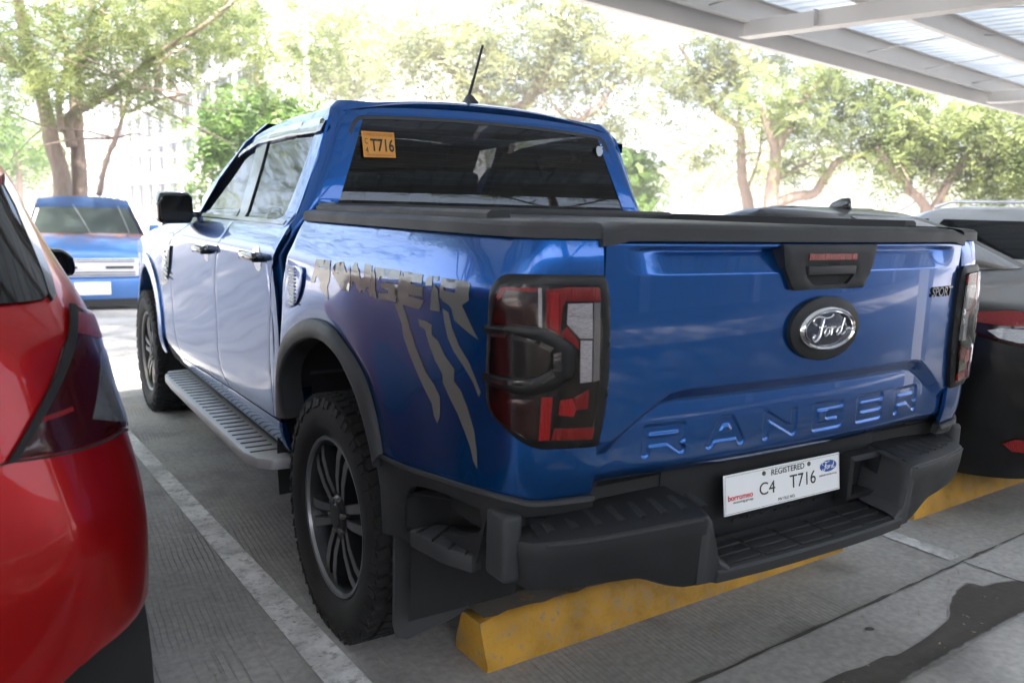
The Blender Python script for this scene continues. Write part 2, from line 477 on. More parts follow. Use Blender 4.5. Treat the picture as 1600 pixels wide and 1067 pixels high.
def strip(name, o, a0, a1, b0, b1, z, m, jag=0, seed=0):
    r = np.random.default_rng(seed); n = max(2, int((a1 - a0) / .06)) if jag else 2
    V = []
    for i in range(n):
        a = a0 + (a1 - a0) * i / (n - 1)
        for b in (b0, b1):
            q = o + JD * a + JN * (b + (r.normal() * jag if jag else 0)); V.append((q[0], q[1], z))
    return tag(mesh(name, V, [(2 * i, 2 * i + 2, 2 * i + 3, 2 * i + 1) for i in range(n - 1)], m), kind='structure')
gw = float(np.dot(J0 - K0, JN))
strip('gutter', J0, -12, 14, -gw - .02, -.006, .004, M_APRON)
strip('expansion_joint', J0, -6, 9, -.006, .004, .008, M_JOINT, .0028, 3)
strip('expansion_joint', J0 + JD * 1.27 + np.array([0, 0, 0]), -.004, .004, -gw, 0, .008, M_JOINT)
# raised kerb with a rounded edge
def kerb_sec(a):
    pr = [(-.004, -.01), (0, .035), (-.006, .052), (-.022, .06), (-.20, .066), (-.235, .06), (-.24, -.01)]
    return [tuple(K0 + JD * a + JN * b + np.array([0, 0, z])) for b, z in pr]
tag(loft('kerb', [kerb_sec(a) for a in np.arange(-12, 14, 1.)], M_KERB), 'pale concrete kerb along the gutter', kind='structure')
# pavers of the walk behind the kerb
walk = tag(strip('walkway', K0, -12, 14, -6, -.238, .02, M_JOINT), kind='structure')
M_PAVER = concrete('paver_concrete', (.36, .35, .34), False, .3, .3)
pv = None
for i in range(14):
    for j in range(5):
        q = K0 + JD * (.1 + i * .203 + (.1 if j % 2 else 0)) + JN * (-.295 - j * .104)
        if pv is None:
            pv = box('paver', (0, 0, 0), (.194, .096, .06), M_PAVER, walk, bev=.006)
            o = pv
        else:
            o = pv.copy(); COL.objects.link(o); o.parent = walk
        o.location = (q[0], q[1], .033 + random.uniform(-.002, .002)); o.rotation_euler = (0, 0, math.atan2(JD[1], JD[0]) + random.uniform(-.01, .01))
# wet patch in the gutter
wet_px = [(1262, 1085), (1300, 1058), (1340, 1046), (1372, 1030), (1398, 1027), (1430, 1008), (1452, 992), (1472, 975), (1483, 962), (1482, 945), (1490, 922), (1510, 908), (1535, 912), (1570, 905), (1620, 905), (1660, 905), (1660, 930), (1600, 957), (1500, 1013), (1420, 1060), (1380, 1085)]
wp = [onz(u, v, .008) for u, v in crv(wet_px, 5, True)]
wd_ = [np.array(p) for p in wp]; wc_ = sum(wd_) / len(wd_)
wi_ = [wc_ + (p - wc_) * np.array([.93, .80, 1]) for p in wd_]; wo_ = [wc_ + (p - wc_) * np.array([1.02, 1.05, 1]) for p in wd_]
nW = len(wd_)
wm = mesh('wet_patch', [(*p[:2], .0075) for p in wo_] + [(*p[:2], .008) for p in wi_], [(k, (k + 1) % nW, nW + (k + 1) % nW, nW + k) for k in range(nW)] + [tuple(nW + k for k in range(nW))], None, smooth=False)
at_ = wm.data.attributes.new('wet', 'FLOAT', 'POINT'); at_.data.foreach_set('value', [0.] * nW + [1.] * nW)
mw_ = M_APRON.copy(); mw_.name = 'damp_concrete'; t_ = mw_.node_tree; b_ = t_.nodes['Principled BSDF']; N_ = t_.nodes.new; L_ = t_.links.new
an = N_('ShaderNodeAttribute'); an.attribute_name = 'wet'
tn = N_('ShaderNodeTexCoord'); nn_ = N_('ShaderNodeTexNoise'); nn_.inputs['Scale'].default_value = 22; nn_.inputs['Detail'].default_value = 8; L_(tn.outputs['Object'], nn_.inputs[0])
ad = N_('ShaderNodeMath'); ad.operation = 'MULTIPLY_ADD'; L_(nn_.outputs[0], ad.inputs[0]); ad.inputs[1].default_value = .9; L_(an.outputs['Fac'], ad.inputs[2])
mr_ = N_('ShaderNodeMapRange'); mr_.inputs[1].default_value = .78; mr_.inputs[2].default_value = 1.1; L_(ad.outputs[0], mr_.inputs[0])
src_ = b_.inputs['Base Color'].links[0].from_socket
dk = N_('ShaderNodeMix'); dk.data_type = 'RGBA'; dk.blend_type = 'MULTIPLY'; dk.inputs[7].default_value = (.24, .225, .21, 1); L_(mr_.outputs[0], dk.inputs[0]); L_(src_, dk.inputs[6]); L_(dk.outputs[2], b_.inputs['Base Color'])
rr_ = N_('ShaderNodeMapRange'); rr_.inputs[3].default_value = .78; rr_.inputs[4].default_value = .42; L_(mr_.outputs[0], rr_.inputs[0]); L_(rr_.outputs[0], b_.inputs['Roughness'])
wm.data.materials.append(mw_); tag(wm, kind='structure')
hp = onz(1359, 982, .008)
mesh_pts = [(hp[0] + .017 * math.cos(a), hp[1] + .013 * math.sin(a), .0085) for a in np.linspace(0, 6.28, 14)[:-1]]
tag(mesh('oil_spot', mesh_pts, [tuple(range(13))], M_WET), kind='structure')
# painted bay lines
def line(name, pts, label):
    return tag(mesh(name, [(p[0], p[1], gz(p[0], p[1]) + .004) for p in pts], [(0, 1, 2, 3)], M_LINE), label, kind='structure')
def ext(a, b, y): t = (y - a[1]) / (b[1] - a[1]); return a + (b - a) * t
a, b, c, d = [onz(*q) for q in [(236, 740), (506, 1067), (267, 740), (581, 1067)]]
line('bay_line', [ext(a, b, .32), ext(c, d, .33), ext(c, d, 6.2), ext(a, b, 6.2)], 'worn white bay line beside the blue pickup')
a, b, c, d = [onz(*q) for q in [(1362, 831), (1491, 879), (1385, 828), (1508, 871)]]
line('bay_line', [ext(a, b, .40), ext(c, d, .41), ext(c, d, 6.2), ext(a, b, 6.2)], 'worn white bay line beside the black sedan')
line('bay_line', [(4.3, .5, 0), (4.38, .51, 0), (4.2, 6.2, 0), (4.12, 6.2, 0)], 'worn white bay line')
line('bay_line', [(-3.75, .1, 0), (-3.67, .1, 0), (-3.85, 6.2, 0), (-3.93, 6.2, 0)], 'worn white bay line')

M_WORN = paint_mat('worn_grey_top', (.17, .15, .12), (.34, .20, .05), .6, 14)
# yellow wheel stops, each its own thing
def wheel_stop(x0, y0, x1, y1, label, h=.15, wb=.19, wt=.12):
    c0 = np.array([x0, y0, 0]); dx = np.array([x1 - x0, y1 - y0, 0]); Lg = np.linalg.norm(dx); dx /= Lg; dy = np.array([-dx[1], dx[0], 0])
    e = empty('wheel_stop', tuple(c0 + dx * Lg / 2), math.atan2(dx[1], dx[0]), label, 'wheel stop', 'yellow wheel stops in the parking bays')
    bm = bmesh.new()
    r = random.Random(int(x0 * 100))
    secs = []
    n = 24
    for i in range(n + 1):
        x = -Lg / 2 + Lg * i / n; g = lambda: r.uniform(-.003, .003)
        e0 = .012 if i in (0, n) else 0
        secs.append([(x, -0, 0), (x, .0 + g(), .02), (x, (wb - wt) / 2 - .006 + g() + e0, h - .014 + g() - e0), (x, (wb - wt) / 2 + .012, h + g() - e0), (x, (wb + wt) / 2 - .012, h + g() - e0), (x, (wb + wt) / 2 + .004, h - .014 - e0), (x, wb, .02), (x, wb, 0)])
    loft('concrete_block', secs, M_YELLOW, e, closed=True, angle=50)
    loft('worn_top', [[(x, (wb - wt) / 2 + .004 + r.uniform(0, .02), h + .0042), (x, (wb + wt) / 2 - .004 - r.uniform(0, .012), h + .0042)] for x in np.linspace(-Lg / 2 + .015, Lg / 2 - .015, 40)], M_WORN, e)
    for q in (-.3, .3):
        lathe('anchor_bolt', [(0, 0), (.004, .008), (0, .014)], 10, M_JOINT, e, 'z', (q * Lg, wb / 2, h + .002))
    return e
wheel_stop(-.608, .631, 1.18, .69, 'yellow wheel stop under the tailgate of the blue pickup')
wheel_stop(1.80, .758, 3.5, .84, 'yellow wheel stop behind the black sedan')
wheel_stop(-3.3, .38, -1.52, .20, 'yellow wheel stop behind the red hatchback')
M_STOPTOP = None

# ------------------------------------------------------------------ carport over the bays
M_STEEL = mat('white_painted_steel', (.62, .6, .58), .45, var=.08, vscale=3)
M_SHEET = mat('pale_blue_translucent_sheet', (.62, .70, .80), .4, var=.05, vscale=2)
_t = M_SHEET.node_tree; _tl = _t.nodes.new('ShaderNodeBsdfTranslucent'); _tl.inputs[0].default_value = (.62, .70, .78, 1); _mx = _t.nodes.new('ShaderNodeMixShader'); _mx.inputs[0].default_value = .055
_t.links.new(_t.nodes['Principled BSDF'].outputs[0], _mx.inputs[1]); _t.links.new(_tl.outputs[0], _mx.inputs[2]); _t.links.new(_mx.outputs[0], _t.nodes['Material Output'].inputs[0])
M_ROD = mat('galvanised_rod', (.5, .49, .48), .4, metal=.6)
HC = 3.0
P0 = onz(1025, 35, HC); PD = np.array([.9891, .1473, 0]); PQ = np.array([.1473, -.9891, 0])   # eave point, eave direction, direction under the roof
def cp(a, q, z): return P0 + PD * a + PQ * q + np.array([0, 0, z - HC - .02 * q])
carport = empty('carport_roof', tuple(cp(0, 6, 0)), 0, 'white steel carport roof with purlins over the parked cars', 'carport')
CO = np.array(carport.location)
def cbar(name, a0, a1, q0, q1, z0, z1, m, tz=0.):
    """box bar between carport coordinates (along eave, inwards, height)"""
    V = [cp(a, q, z) - CO for a in (a0, a1) for q in (q0, q1) for z in (z0, z1)]
    return mesh(name, V, [(0, 1, 3, 2), (4, 6, 7, 5), (0, 4, 5, 1), (2, 3, 7, 6), (0, 2, 6, 4), (1, 5, 7, 3)], m, carport)
def channel(name, a0, a1, q, z0, z1, m, fl=.06, t=.008, back=1):
    """C-section: web with two flanges turned inwards"""
    o = cbar(name, a0, a1, q, q + t, z0, z1, m)
    for z in (z0, z1 - t):
        f = cbar('flange', a0, a1, q + t, q + t + fl * back, z, z + t, m); f.parent = o
    return o
AL, AR = -16, 16
channel('fascia', AL, AR, 0, HC, HC + .20, M_STEEL, .07)
channel('eave_purlin', AL, AR, .16, HC + .14, HC + .36, M_STEEL, .06)
qs = [1.25, 2.35, 3.45, 4.55, 5.65, 6.5]
for k, q in enumerate(qs):
    channel('purlin', AL, AR, q, HC + .16 + .03 * k * 0, HC + .36, M_STEEL, .06)
# rafters: deep tapered I-beams
for a in (-9.6, -4.6, 1.05, 6.9, 12.8):
    zb = lambda q: HC - .02 - min(.25, .05 * q) * 0
    V = []; Fc = []
    def ibar(q0, q1, z0a, z0b, z1, w_):
        b = len(V)
        for (q, z0) in ((q0, z0a), (q1, z0b)):
            for da in (-w_ / 2, w_ / 2):
                for z in (z0, z1 if not isinstance(z1, tuple) else z1[0 if q == q0 else 1]): V.append(cp(a + da, q, z) - CO)
        Fc.extend([tuple(b + i for i in f) for f in [(0, 1, 3, 2), (4, 6, 7, 5), (0, 4, 5, 1), (2, 3, 7, 6), (0, 2, 6, 4), (1, 5, 7, 3)]])
    ibar(.17, 6.5, HC + .012, HC - .0, HC + .155, .012)
    r = mesh('rafter', V, Fc, M_STEEL, carport)
    V = []; Fc = []
    ibar(.17, 6.5, HC, HC - .0, (HC + .012, HC + .012), .16); f = mesh('flange', V, Fc, M_STEEL, r)
    for q in (.9, 3, 6):
        V = []; Fc = []; ibar(q, q + .01, HC + .012, HC + .012, HC + .155, .15); mesh('stiffener', V, Fc, M_STEEL, r)
    # the post far back carries it
    V = []; Fc = []
    post = cbar('post', a - .12, a + .12, 6.1, 6.34, .0, HC - .02, M_STEEL)
# sag rods between the purlins
for i, a in enumerate(np.arange(-14, 15, 1.45)):
    allq = [.16] + qs
    for k in range(len(allq) - 1):
        p = cp(a + (.28 if k % 2 else 0), allq[k] + .01, HC + .30 if k % 2 else HC + .20) - CO; q = cp(a + (.28 if k % 2 else 0), allq[k + 1], HC + .20 if k % 2 else HC + .30) - CO
        tube('sag_rod', [p, q], .007, M_ROD, carport, 6)
# ribbed roof sheet in panels
nr = 0
for a0 in np.arange(AL, AR, 1.0):
    prof = []
    for k in range(5):
        x = a0 + k * .2
        prof += [(x, 0), (x + .12, 0), (x + .14, .03), (x + .18, .03)]
    nr += 1; prof = prof + [(a0 + 1.03, .0)]
    secs = [[tuple(cp(x, q, HC + .365 + z + .003 * (nr % 2)) - CO) for x, z in prof] for q in (-.12, 2.5, 4.5, 6.6)]
    loft('roof_sheet', secs, M_SHEET, carport, angle=20)
# ================================================================== THE BLUE PICKUP
def paint(name, col, flake=.5, rough=.32, dust=0.0, coat=.75):
    """car paint: metallic base under a clear coat with faint orange peel and dust"""
    m = bpy.data.materials.new(name); m.use_nodes = True; t = m.node_tree; b = t.nodes['Principled BSDF']; N = t.nodes.new; L = t.links.new
    I = b.inputs
    tc = N('ShaderNodeTexCoord')
    n = N('ShaderNodeTexNoise'); n.inputs['Scale'].default_value = 2.2; n.inputs['Detail'].default_value = 8; n.inputs['Roughness'].default_value = .7; L(tc.outputs['Object'], n.inputs[0])
    r = N('ShaderNodeMapRange'); r.inputs[1].default_value = .45; r.inputs[2].default_value = .75; r.inputs[3].default_value = 0; r.inputs[4].default_value = dust; L(n.outputs[0], r.inputs[0])
    mx = N('ShaderNodeMix'); mx.data_type = 'RGBA'; mx.inputs[6].default_value = (*col, 1); mx.inputs[7].default_value = (.30, .28, .26, 1); L(r.outputs[0], mx.inputs[0]); L(mx.outputs[2], I['Base Color'])
    I['Specular IOR Level'].default_value = .25; I['Metallic'].default_value = flake; I['Roughness'].default_value = rough; I['Coat Weight'].default_value = coat
    rc = N('ShaderNodeMapRange'); rc.inputs[1].default_value = .4; rc.inputs[2].default_value = .75; rc.inputs[3].default_value = .02; rc.inputs[4].default_value = .02 + dust * .5; L(n.outputs[0], rc.inputs[0]); L(rc.outputs[0], I['Coat Roughness'])
    n2 = N('ShaderNodeTexNoise'); n2.inputs['Scale'].default_value = 5; n2.inputs['Detail'].default_value = 2; L(tc.outputs['Object'], n2.inputs[0])
    bp = N('ShaderNodeBump'); bp.inputs['Strength'].default_value = .012; bp.inputs['Distance'].default_value = .01; L(n2.outputs[0], bp.inputs['Height']); L(bp.outputs[0], I['Coat Normal'])
    return m
M_BLUE = paint('blue_car_paint', (.0008, .072, .285), .82, .27, .012, .85)
M_GAP = mat('shut_line_black', (.008, .008, .009), .8)
M_TRIM = mat('charcoal_textured_plastic', (.015, .0155, .017), .5, spec=.28, var=.25, vscale=5, bump=.15, bscale=420, rvar=.08)
M_TRIM2 = mat('dusty_grey_plastic', (.030, .031, .033), .55, spec=.32, var=.3, vscale=6, bump=.15, bscale=400, rvar=.1)
M_GLOSSB = mat('gloss_black_plastic', (.01, .01, .011), .12, coat=.6)
M_RUBBER = mat('tyre_rubber', (.017, .0165, .016), .75, spec=.3, var=.4, vscale=9, bump=.15, bscale=150)
M_RIM = mat('dark_grey_alloy', (.028, .029, .031), .4, metal=.6, var=.25, vscale=10)
M_RIMF = mat('machined_grey_alloy', (.22, .22, .225), .36, metal=.8, var=.2, vscale=12)
M_STEELD = mat('brake_steel', (.18, .17, .16), .5, metal=.8, var=.3)
M_UNDER = mat('underbody_black', (.012, .012, .012), .85, var=.3)
M_CHROME = mat('chrome', (.8, .8, .82), .08, metal=1)
M_GLASS = mat('tinted_glass', (.006, .007, .008), .03, spec=.3)
M_SEAT = mat('seat_fabric', (.03, .03, .032), .85, var=.2)
M_GREY = mat('grey_vinyl_decal', (.092, .089, .08), .4, coat=.6, coatr=.06, var=.15, vscale=4)
M_REDL = mat('red_lens', (.20, .004, .005), .25, coat=.2, spec=.3, var=.5, vscale=3, bump=.6, bscale=3, stretch=(90, 90, 4))
M_REDD = mat('smoked_red_lens', (.018, .003, .003), .15, coat=.3, spec=.3)
M_REDB = mat('bright_red_reflector', (.34, .005, .006), .3, coat=.2, spec=.3, var=.7, vscale=3, bump=.6, bscale=3, stretch=(110, 110, 9))
M_SMOKE = mat('smoked_lens', (.004, .004, .004), .15, coat=.25, spec=.3)
M_CLEAR = mat('clear_fluted_lens', (.5, .51, .53), .2, metal=.5, coat=.6, var=.7, vscale=3, bump=.7, bscale=3, stretch=(28, 28, 130))
M_WHITE = mat('white_acrylic', (.8, .81, .82), .3, coat=.4)
M_INK = mat('black_ink', (.012, .012, .013), .5)
M_INKR = mat('red_ink', (.6, .03, .03), .5)
M_INKB = mat('blue_enamel', (.004, .008, .028), .2, coat=.8)
M_ORANGE = mat('orange_sticker', (.72, .32, .045), .5, var=.06)
M_SILVERP = mat('silver_vinyl', (.5, .55, .62), .35, metal=.3)

def table(pts):
    d = np.array(crv(pts, 8)); return lambda z: float(np.interp(z, d[:, 0], d[:, 1]))
def ss(a, b, x):
    t = np.clip((x - a) / (b - a), 0, 1); return t * t * (3 - 2 * t)
truck = empty('pickup_truck', (0, 0, 0), 0, 'metallic blue double-cab pickup seen from behind, grey claw decal on its bed', 'pickup truck')

# ---- bed shell: plan outline run along the side, round the corner, to the tailgate seam
_pl = np.array(crv([(-.932, 1.75), (-.932, 1.4), (-.932, 1.1), (-.932, .8), (-.932, .5), (-.930, .35), (-.923, .25), (-.908, .18), (-.885, .125), (-.850, .088), (-.80, .065), (-.74, .052), (-.691, .045), (-.64, .042)], 16))
_sl = np.r_[0, np.cumsum(np.linalg.norm(np.diff(_pl, axis=0), axis=1))]
_tn = np.gradient(_pl, _sl, axis=0); _nm = np.stack([_tn[:, 1], -_tn[:, 0]], 1); _nm /= np.linalg.norm(_nm, axis=1)[:, None]
_nm = np.where((_nm @ np.array([-1., -.3]) < 0)[:, None], -_nm, _nm)
insS = table([(.50, .04), (.62, .02), (.75, .014), (.9, .016), (1.05, .014), (1.15, .007), (1.19, .001), (1.205, 0), (1.218, .002), (1.25, .013), (1.30, .034), (1.335, .054), (1.37, .078)])
insR = table([(.50, .05), (.72, .024), (.78, .010), (.82, .003), (.9, 0), (1.1, 0), (1.25, 0), (1.30, .004), (1.335, .012), (1.37, .03)])
WY, WZ = 1.128, .385
def bed_f(s, z):
    x = np.interp(s, _sl, _pl[:, 0]); y = np.interp(s, _sl, _pl[:, 1]); nx = np.interp(s, _sl, _nm[:, 0]); ny = np.interp(s, _sl, _nm[:, 1])
    b = float(ss(.15, .95, abs(ny)))
    i = insS(z) * (1 - b) + insR(z) * b
    r = math.hypot(y - WY - .02, (z - .42) * .95)
    i -= .020 * math.exp(-((r - .60) / .13) ** 2) * (1 - b) * (1 if z < 1.15 else math.exp(-((z - 1.15) / .05) ** 2))
    return (x - nx * i, y - ny * i, z)
BED = Surf(bed_f, 0, _sl[-1], .50, 1.375, 190, 90)
s_seam = float(np.interp(-.694, _pl[:, 0], _sl))
front = BED.px([(471, 352), (456, 384), (446, 412), (441, 450), (438, 520), (437, 585)])
front = crv(front, 4)
archm = BED.px([(438, 560), (448, 532), (461, 517), (475, 511), (492, 511), (509, 517), (526, 533), (545, 562), (560, 592), (573, 628), (584, 668), (592, 712)])
archm = [np.array(p) for p in crv(archm, 4)]
trim_top = BED.px([(600, 714), (650, 734), (700, 750), (750, 765), (800, 778), (830, 784)]) + [np.array([s_seam - .10, .772]), np.array([s_seam, .778])]
trim_top = [np.array(p) for p in crv(trim_top, 4)]
top = [np.array([s, 1.334]) for s in np.linspace(front[0][0] + .002, s_seam, 40)]
outline = [np.array(p) for p in front[::-1]] + top + [p - np.array([0, .015]) for p in trim_top[::-1]] + archm[::-1]
bed_side = skin('bed_side', BED, outline, M_BLUE, truck, step=.022, thick=.012, roll=.0015)
mirror(bed_side)

# rail cap along the bed and round the corner
def rail_sec(s):
    p, n = BED.pn(s, 1.335); n = np.array([n[0], n[1], 0]); n /= np.linalg.norm(n); z = np.array([0, 0, 1.])
    return [p + n * .001, p + n * .007 + z * .002, p + n * .006 + z * .026, p - n * .004 + z * .034, p - n * .03 + z * .038, p - n * .075 + z * .040, p - n * .085 + z * .02]
ss_ = np.linspace(front[0][0] + .01, s_seam - .004, 60)
rail = loft('bed_rail_cap', [rail_sec(s) for s in ss_], M_TRIM2, truck)
mirror(rail)
# second rail strip: the runner of the roller lid
runner = loft('lid_runner', [[(-.842 + d, y, z) for d, z in ((0, 1.36), (.0, 1.384), (.012, 1.392), (.06, 1.392), (.07, 1.36))] for y in (.30, .6, 1.0, 1.45)], M_TRIM2, truck, closed=True)
mirror(runner)
sec = lambda y, h: [(x, y, 1.372 + h - .012 * (x / .78) ** 2) for x in np.linspace(-.775, .775, 17)]
lid = empty('roller_lid', (0, 0, 0)); lid.parent = truck
bpy.data.objects.remove(lid)
lid0 = None
M_LID = mat('black_lid_slats', (.03, .03, .032), .42, var=.3, vscale=4)
slat_y = np.linspace(.13, 1.40, 15)
lid = loft('roller_lid', [[(x, y, z) for x, z in ((-.78, 1.33), (-.78, 1.352), (.78, 1.352), (.78, 1.33))] for y in (.11, 1.5)], M_GAP, truck, closed=True)
for k in range(14):
    y0, y1 = slat_y[k] + .003, slat_y[k + 1] - .003
    b = []
    for (y, dz) in ((y0, -.006), (y0 + .006, 0), (y1 - .006, 0), (y1, -.006)):
        b.append([(x, y, 1.374 + dz - .012 * (x / .78) ** 2) for x in np.linspace(-.775, .775, 9)])
    loft('slat', b, M_LID, lid, angle=60)
canister = prism('lid_canister', [(1.41, 1.34), (1.41, 1.385), (1.43, 1.398), (1.60, 1.398), (1.62, 1.38), (1.62, 1.34)], 1.56, M_TRIM2, truck, .004, 2, (-.78, 0, 0), ((0, 1, 0), (0, 0, 1), (1, 0, 0)))

# ---- tailgate: one pressed panel with scoop, undercut and pressed letters
LET = {'R': [[(0, 0), (0, 1), (1, 1), (1, .48), (0, .48)], [(.62, .48), (1, 0)]], 'A': [[(0, 0), (.36, 1), (.64, 1), (1, 0)], [(.2, .3), (.8, .3)]],
       'N': [[(0, 0), (0, 1), (1, 0), (1, 1)]], 'G': [[(1, 1), (0, 1), (0, 0), (1, 0), (1, .5), (.5, .5)]], 'E': [[(1, 1), (0, 1), (0, 0), (1, 0)], [(0, .5), (.95, .5)]]}
def seg_dist(X, Z, a, b):
    ax, az = a; bx, bz = b; dx, dz = bx - ax, bz - az
    t = np.clip(((X - ax) * dx + (Z - az) * dz) / (dx * dx + dz * dz), 0, 1)
    return np.hypot(X - ax - t * dx, Z - az - t * dz)
nx_, nz_ = 420, 185
X, Z = np.meshgrid(np.linspace(-.688, .688, nx_), np.linspace(.770, 1.334, nz_), indexing='ij')
AX = np.abs(X)
def gate_y(X, Z):
    AX = np.abs(X)
    Y = .045 * (AX / .68) ** 2.3 + .004
    e = 1 - ss(.50, .645, AX)
    Y = Y + .024 * e * np.clip((Z - 1.258) / .052, 0, 1) * (1 - ss(1.312, 1.320, Z)) - .004 * e * ss(1.314, 1.322, Z)
    Y = Y + .010 * ss(1.326, 1.336, Z)
    zb = np.where(AX < .50, .990, np.where(AX < .655, .990 - (AX - .50) / .155 * .107, .883))
    zb = zb - .007 * np.exp(-((AX - .50) / .03) ** 2)
    rec = np.clip((zb - Z) / .030, 0, 1)
    Y = Y + rec * (.034 - .014 * ss(.57, .69, AX))
    Y = Y + .030 * np.clip((.808 - Z) / .038, 0, 1) ** 2 - .006 * (1 - np.clip(np.abs(Z - .862) / .09, 0, 1) ** 2) * rec
    return Y
Y = gate_y(X, Z)
xs_ = np.linspace(-.545, .545 - .123, 6)
D = np.full_like(X, 9.)
for ch, x0 in zip('RANGER', xs_):
    for st in LET[ch]:
        for a, b in zip(st[:-1], st[1:]):
            D = np.minimum(D, seg_dist(X, Z, (x0 + .008 + a[0] * .106, .836 + a[1] * .055), (x0 + .008 + b[0] * .106, .836 + b[1] * .055)))
Y = Y + .0042 * (1 - ss(.0090, .0122, D))
V = [(X[i, j], Y[i, j], Z[i, j]) for i in range(nx_) for j in range(nz_)]
Fc = [(i * nz_ + j, (i + 1) * nz_ + j, (i + 1) * nz_ + j + 1, i * nz_ + j + 1) for i in range(nx_ - 1) for j in range(nz_ - 1)]
b0 = len(V)
loop = [(i, 0) for i in range(nx_)] + [(nx_ - 1, j) for j in range(1, nz_)] + [(i, nz_ - 1) for i in range(nx_ - 2, -1, -1)] + [(0, j) for j in range(nz_ - 2, 0, -1)]
for (i, j) in loop:
    V.append((X[i, j], Y[i, j], Z[i, j])); V.append((X[i, j], Y[i, j] + .03, Z[i, j]))
nl = len(loop)
Fc += [(b0 + 2 * k, b0 + 2 * k + 1, b0 + 2 * ((k + 1) % nl) + 1, b0 + 2 * ((k + 1) % nl)) for k in range(nl)]
gate = mesh('tailgate', V, Fc, M_BLUE, truck, angle=60)
GATE = Surf(lambda u, v: (u, float(gate_y(np.float64(u), np.float64(v))), v), -.69, .69, .77, 1.335, 120, 80)
box('tailgate_inner', (0, .13, 1.04), (1.34, .05, .54), M_GAP, truck)
# spoiler cap on the tailgate
secs = []
for x in np.linspace(-.70, .70, 41):
    y0 = .045 * (abs(x) / .68) ** 2.3 + .004; dr = -.012 * ss(.62, .69, abs(x))
    secs.append([(x, y0 + .006, 1.332 + dr), (x, y0 - .006, 1.334 + dr), (x, y0 - .004, 1.362 + dr), (x, y0 + .006, 1.370 + dr), (x, y0 + .06, 1.374 + dr), (x, y0 + .09, 1.372 + dr), (x, y0 + .09, 1.33 + dr)])
loft('tailgate_cap', secs, M_TRIM2, truck, closed=True)
# handle bezel with latch, brake-light strip
bez = GATE.px([(1214, 378), (1362, 384), (1358, 412), (1343, 447), (1236, 449), (1218, 425)])
bz0 = np.mean([p for p in bez], 0)
bzx = bz0[0]
sym = [(-.186, 1.328), (.186, 1.328), (.174, 1.272), (.138, 1.215), (-.138, 1.215), (-.174, 1.272)]
GFLAT = Surf(lambda u, v: (u, .045 * (abs(u) / .68) ** 2.3 + .004, v), -.69, .69, .77, 1.335, 60, 30)
bezel = skin('handle_bezel', GFLAT, [np.array(p) for p in sym], M_TRIM, truck, holes=[[np.array(p) for p in [(-.10, 1.275), (.10, 1.275), (.092, 1.245), (.068, 1.227), (-.068, 1.227), (-.092, 1.245)]]], step=.014, off=.016, thick=.045, roll=.003)
prism('handle_recess', [(-.10, 1.277), (.10, 1.277), (.092, 1.245), (.068, 1.225), (-.068, 1.225), (-.092, 1.245)], .002, M_GAP, bezel, origin=(0, .0005, 0))
prism('handle_lever', [(-.096, 1.275), (.096, 1.275), (.093, 1.252), (-.093, 1.252)], .016, M_TRIM2, bezel, .003, 2, (0, -.015, 0))
skin('brake_light', GFLAT, [np.array(p) for p in [(-.094, 1.305), (.094, 1.305), (.094, 1.290), (-.094, 1.290)]], M_REDL, truck, step=.02, off=.0185, thick=.006)
# oval emblem: black ring, chrome ring, blue field, script
emb = empty('emblem', (0, 0, 0)); bpy.data.objects.remove(emb)
ec = np.array([0, gate_y(np.float64(0), np.float64(1.113)), 1.113])
def oval(name, rx, rz, y0, y1, m, parent, dome=0., inner=None):
    n = 56; V = []; Fc = []
    ring = [(math.cos(2 * math.pi * k / n), math.sin(2 * math.pi * k / n)) for k in range(n)]
    if inner:
        for (r, y) in ((1., y0), (1., y1 + .003), (.985, y1), ('m', y1 - .004), (inner, y1), (inner, y0)):
            q = (1 + inner) / 2 if r == 'm' else r
            for c, s in ring: V.append((ec[0] + rx * q * c, ec[1] + y, ec[2] + (rz - rx * (1 - q)) * s))
        K = 6
        for a in range(K - 1):
            for k in range(n): Fc.append((a * n + k, a * n + (k + 1) % n, (a + 1) * n + (k + 1) % n, (a + 1) * n + k))
    else:
        for (q, y) in ((1., y0), (1., y1 + .002), (.97, y1), (.6, y1 - dome * .7), (.25, y1 - dome)):
            for c, s in ring: V.append((ec[0] + rx * q * c, ec[1] + y, ec[2] + rz * q * s))
        for a in range(4):
            for k in range(n): Fc.append((a * n + k, a * n + (k + 1) % n, (a + 1) * n + (k + 1) % n, (a + 1) * n + k))
        Fc.append(tuple(4 * n + k for k in range(n)))
    return mesh(name, V, Fc, m, parent, angle=45)
eb = oval('emblem', .137, .083, .02, -.014, M_TRIM, truck)
oval('emblem_ring', .109, .058, -.012, -.022, M_CHROME, eb, inner=.88)
oval('emblem_field', .1, .0505, -.012, -.0185, M_INKB, eb, dome=.002)
oval('emblem_ring', .0945, .0455, -.016, -.0212, M_CHROME, eb, inner=.965)
FORD = [([(-.052, .012), (-.064, .020), (-.060, .030), (-.040, .033), (-.015, .029), (.004, .031), (.012, .037)], .0032),
        ([(-.022, .029), (-.028, .010), (-.034, -.012), (-.044, -.026), (-.056, -.027), (-.060, -.019), (-.054, -.014)], .0040),
        ([(-.042, .004), (-.028, .006), (-.014, .008)], .0026),
        ([(-.004, .004), (-.014, -.002), (-.017, -.013), (-.009, -.017), (.001, -.009), (.002, .001), (-.004, .004), (.004, .003), (.013, .005)], .0030),
        ([(.014, .006), (.012, -.006), (.009, -.016)], .0032), ([(.012, -.004), (.019, .004), (.026, .004)], .0028),
        ([(.046, .004), (.036, .000), (.031, -.011), (.037, -.016), (.047, -.008), (.053, .008), (.059, .026)], .0030), ([(.059, .026), (.051, .002), (.049, -.012), (.056, -.016), (.066, -.010)], .0030)]
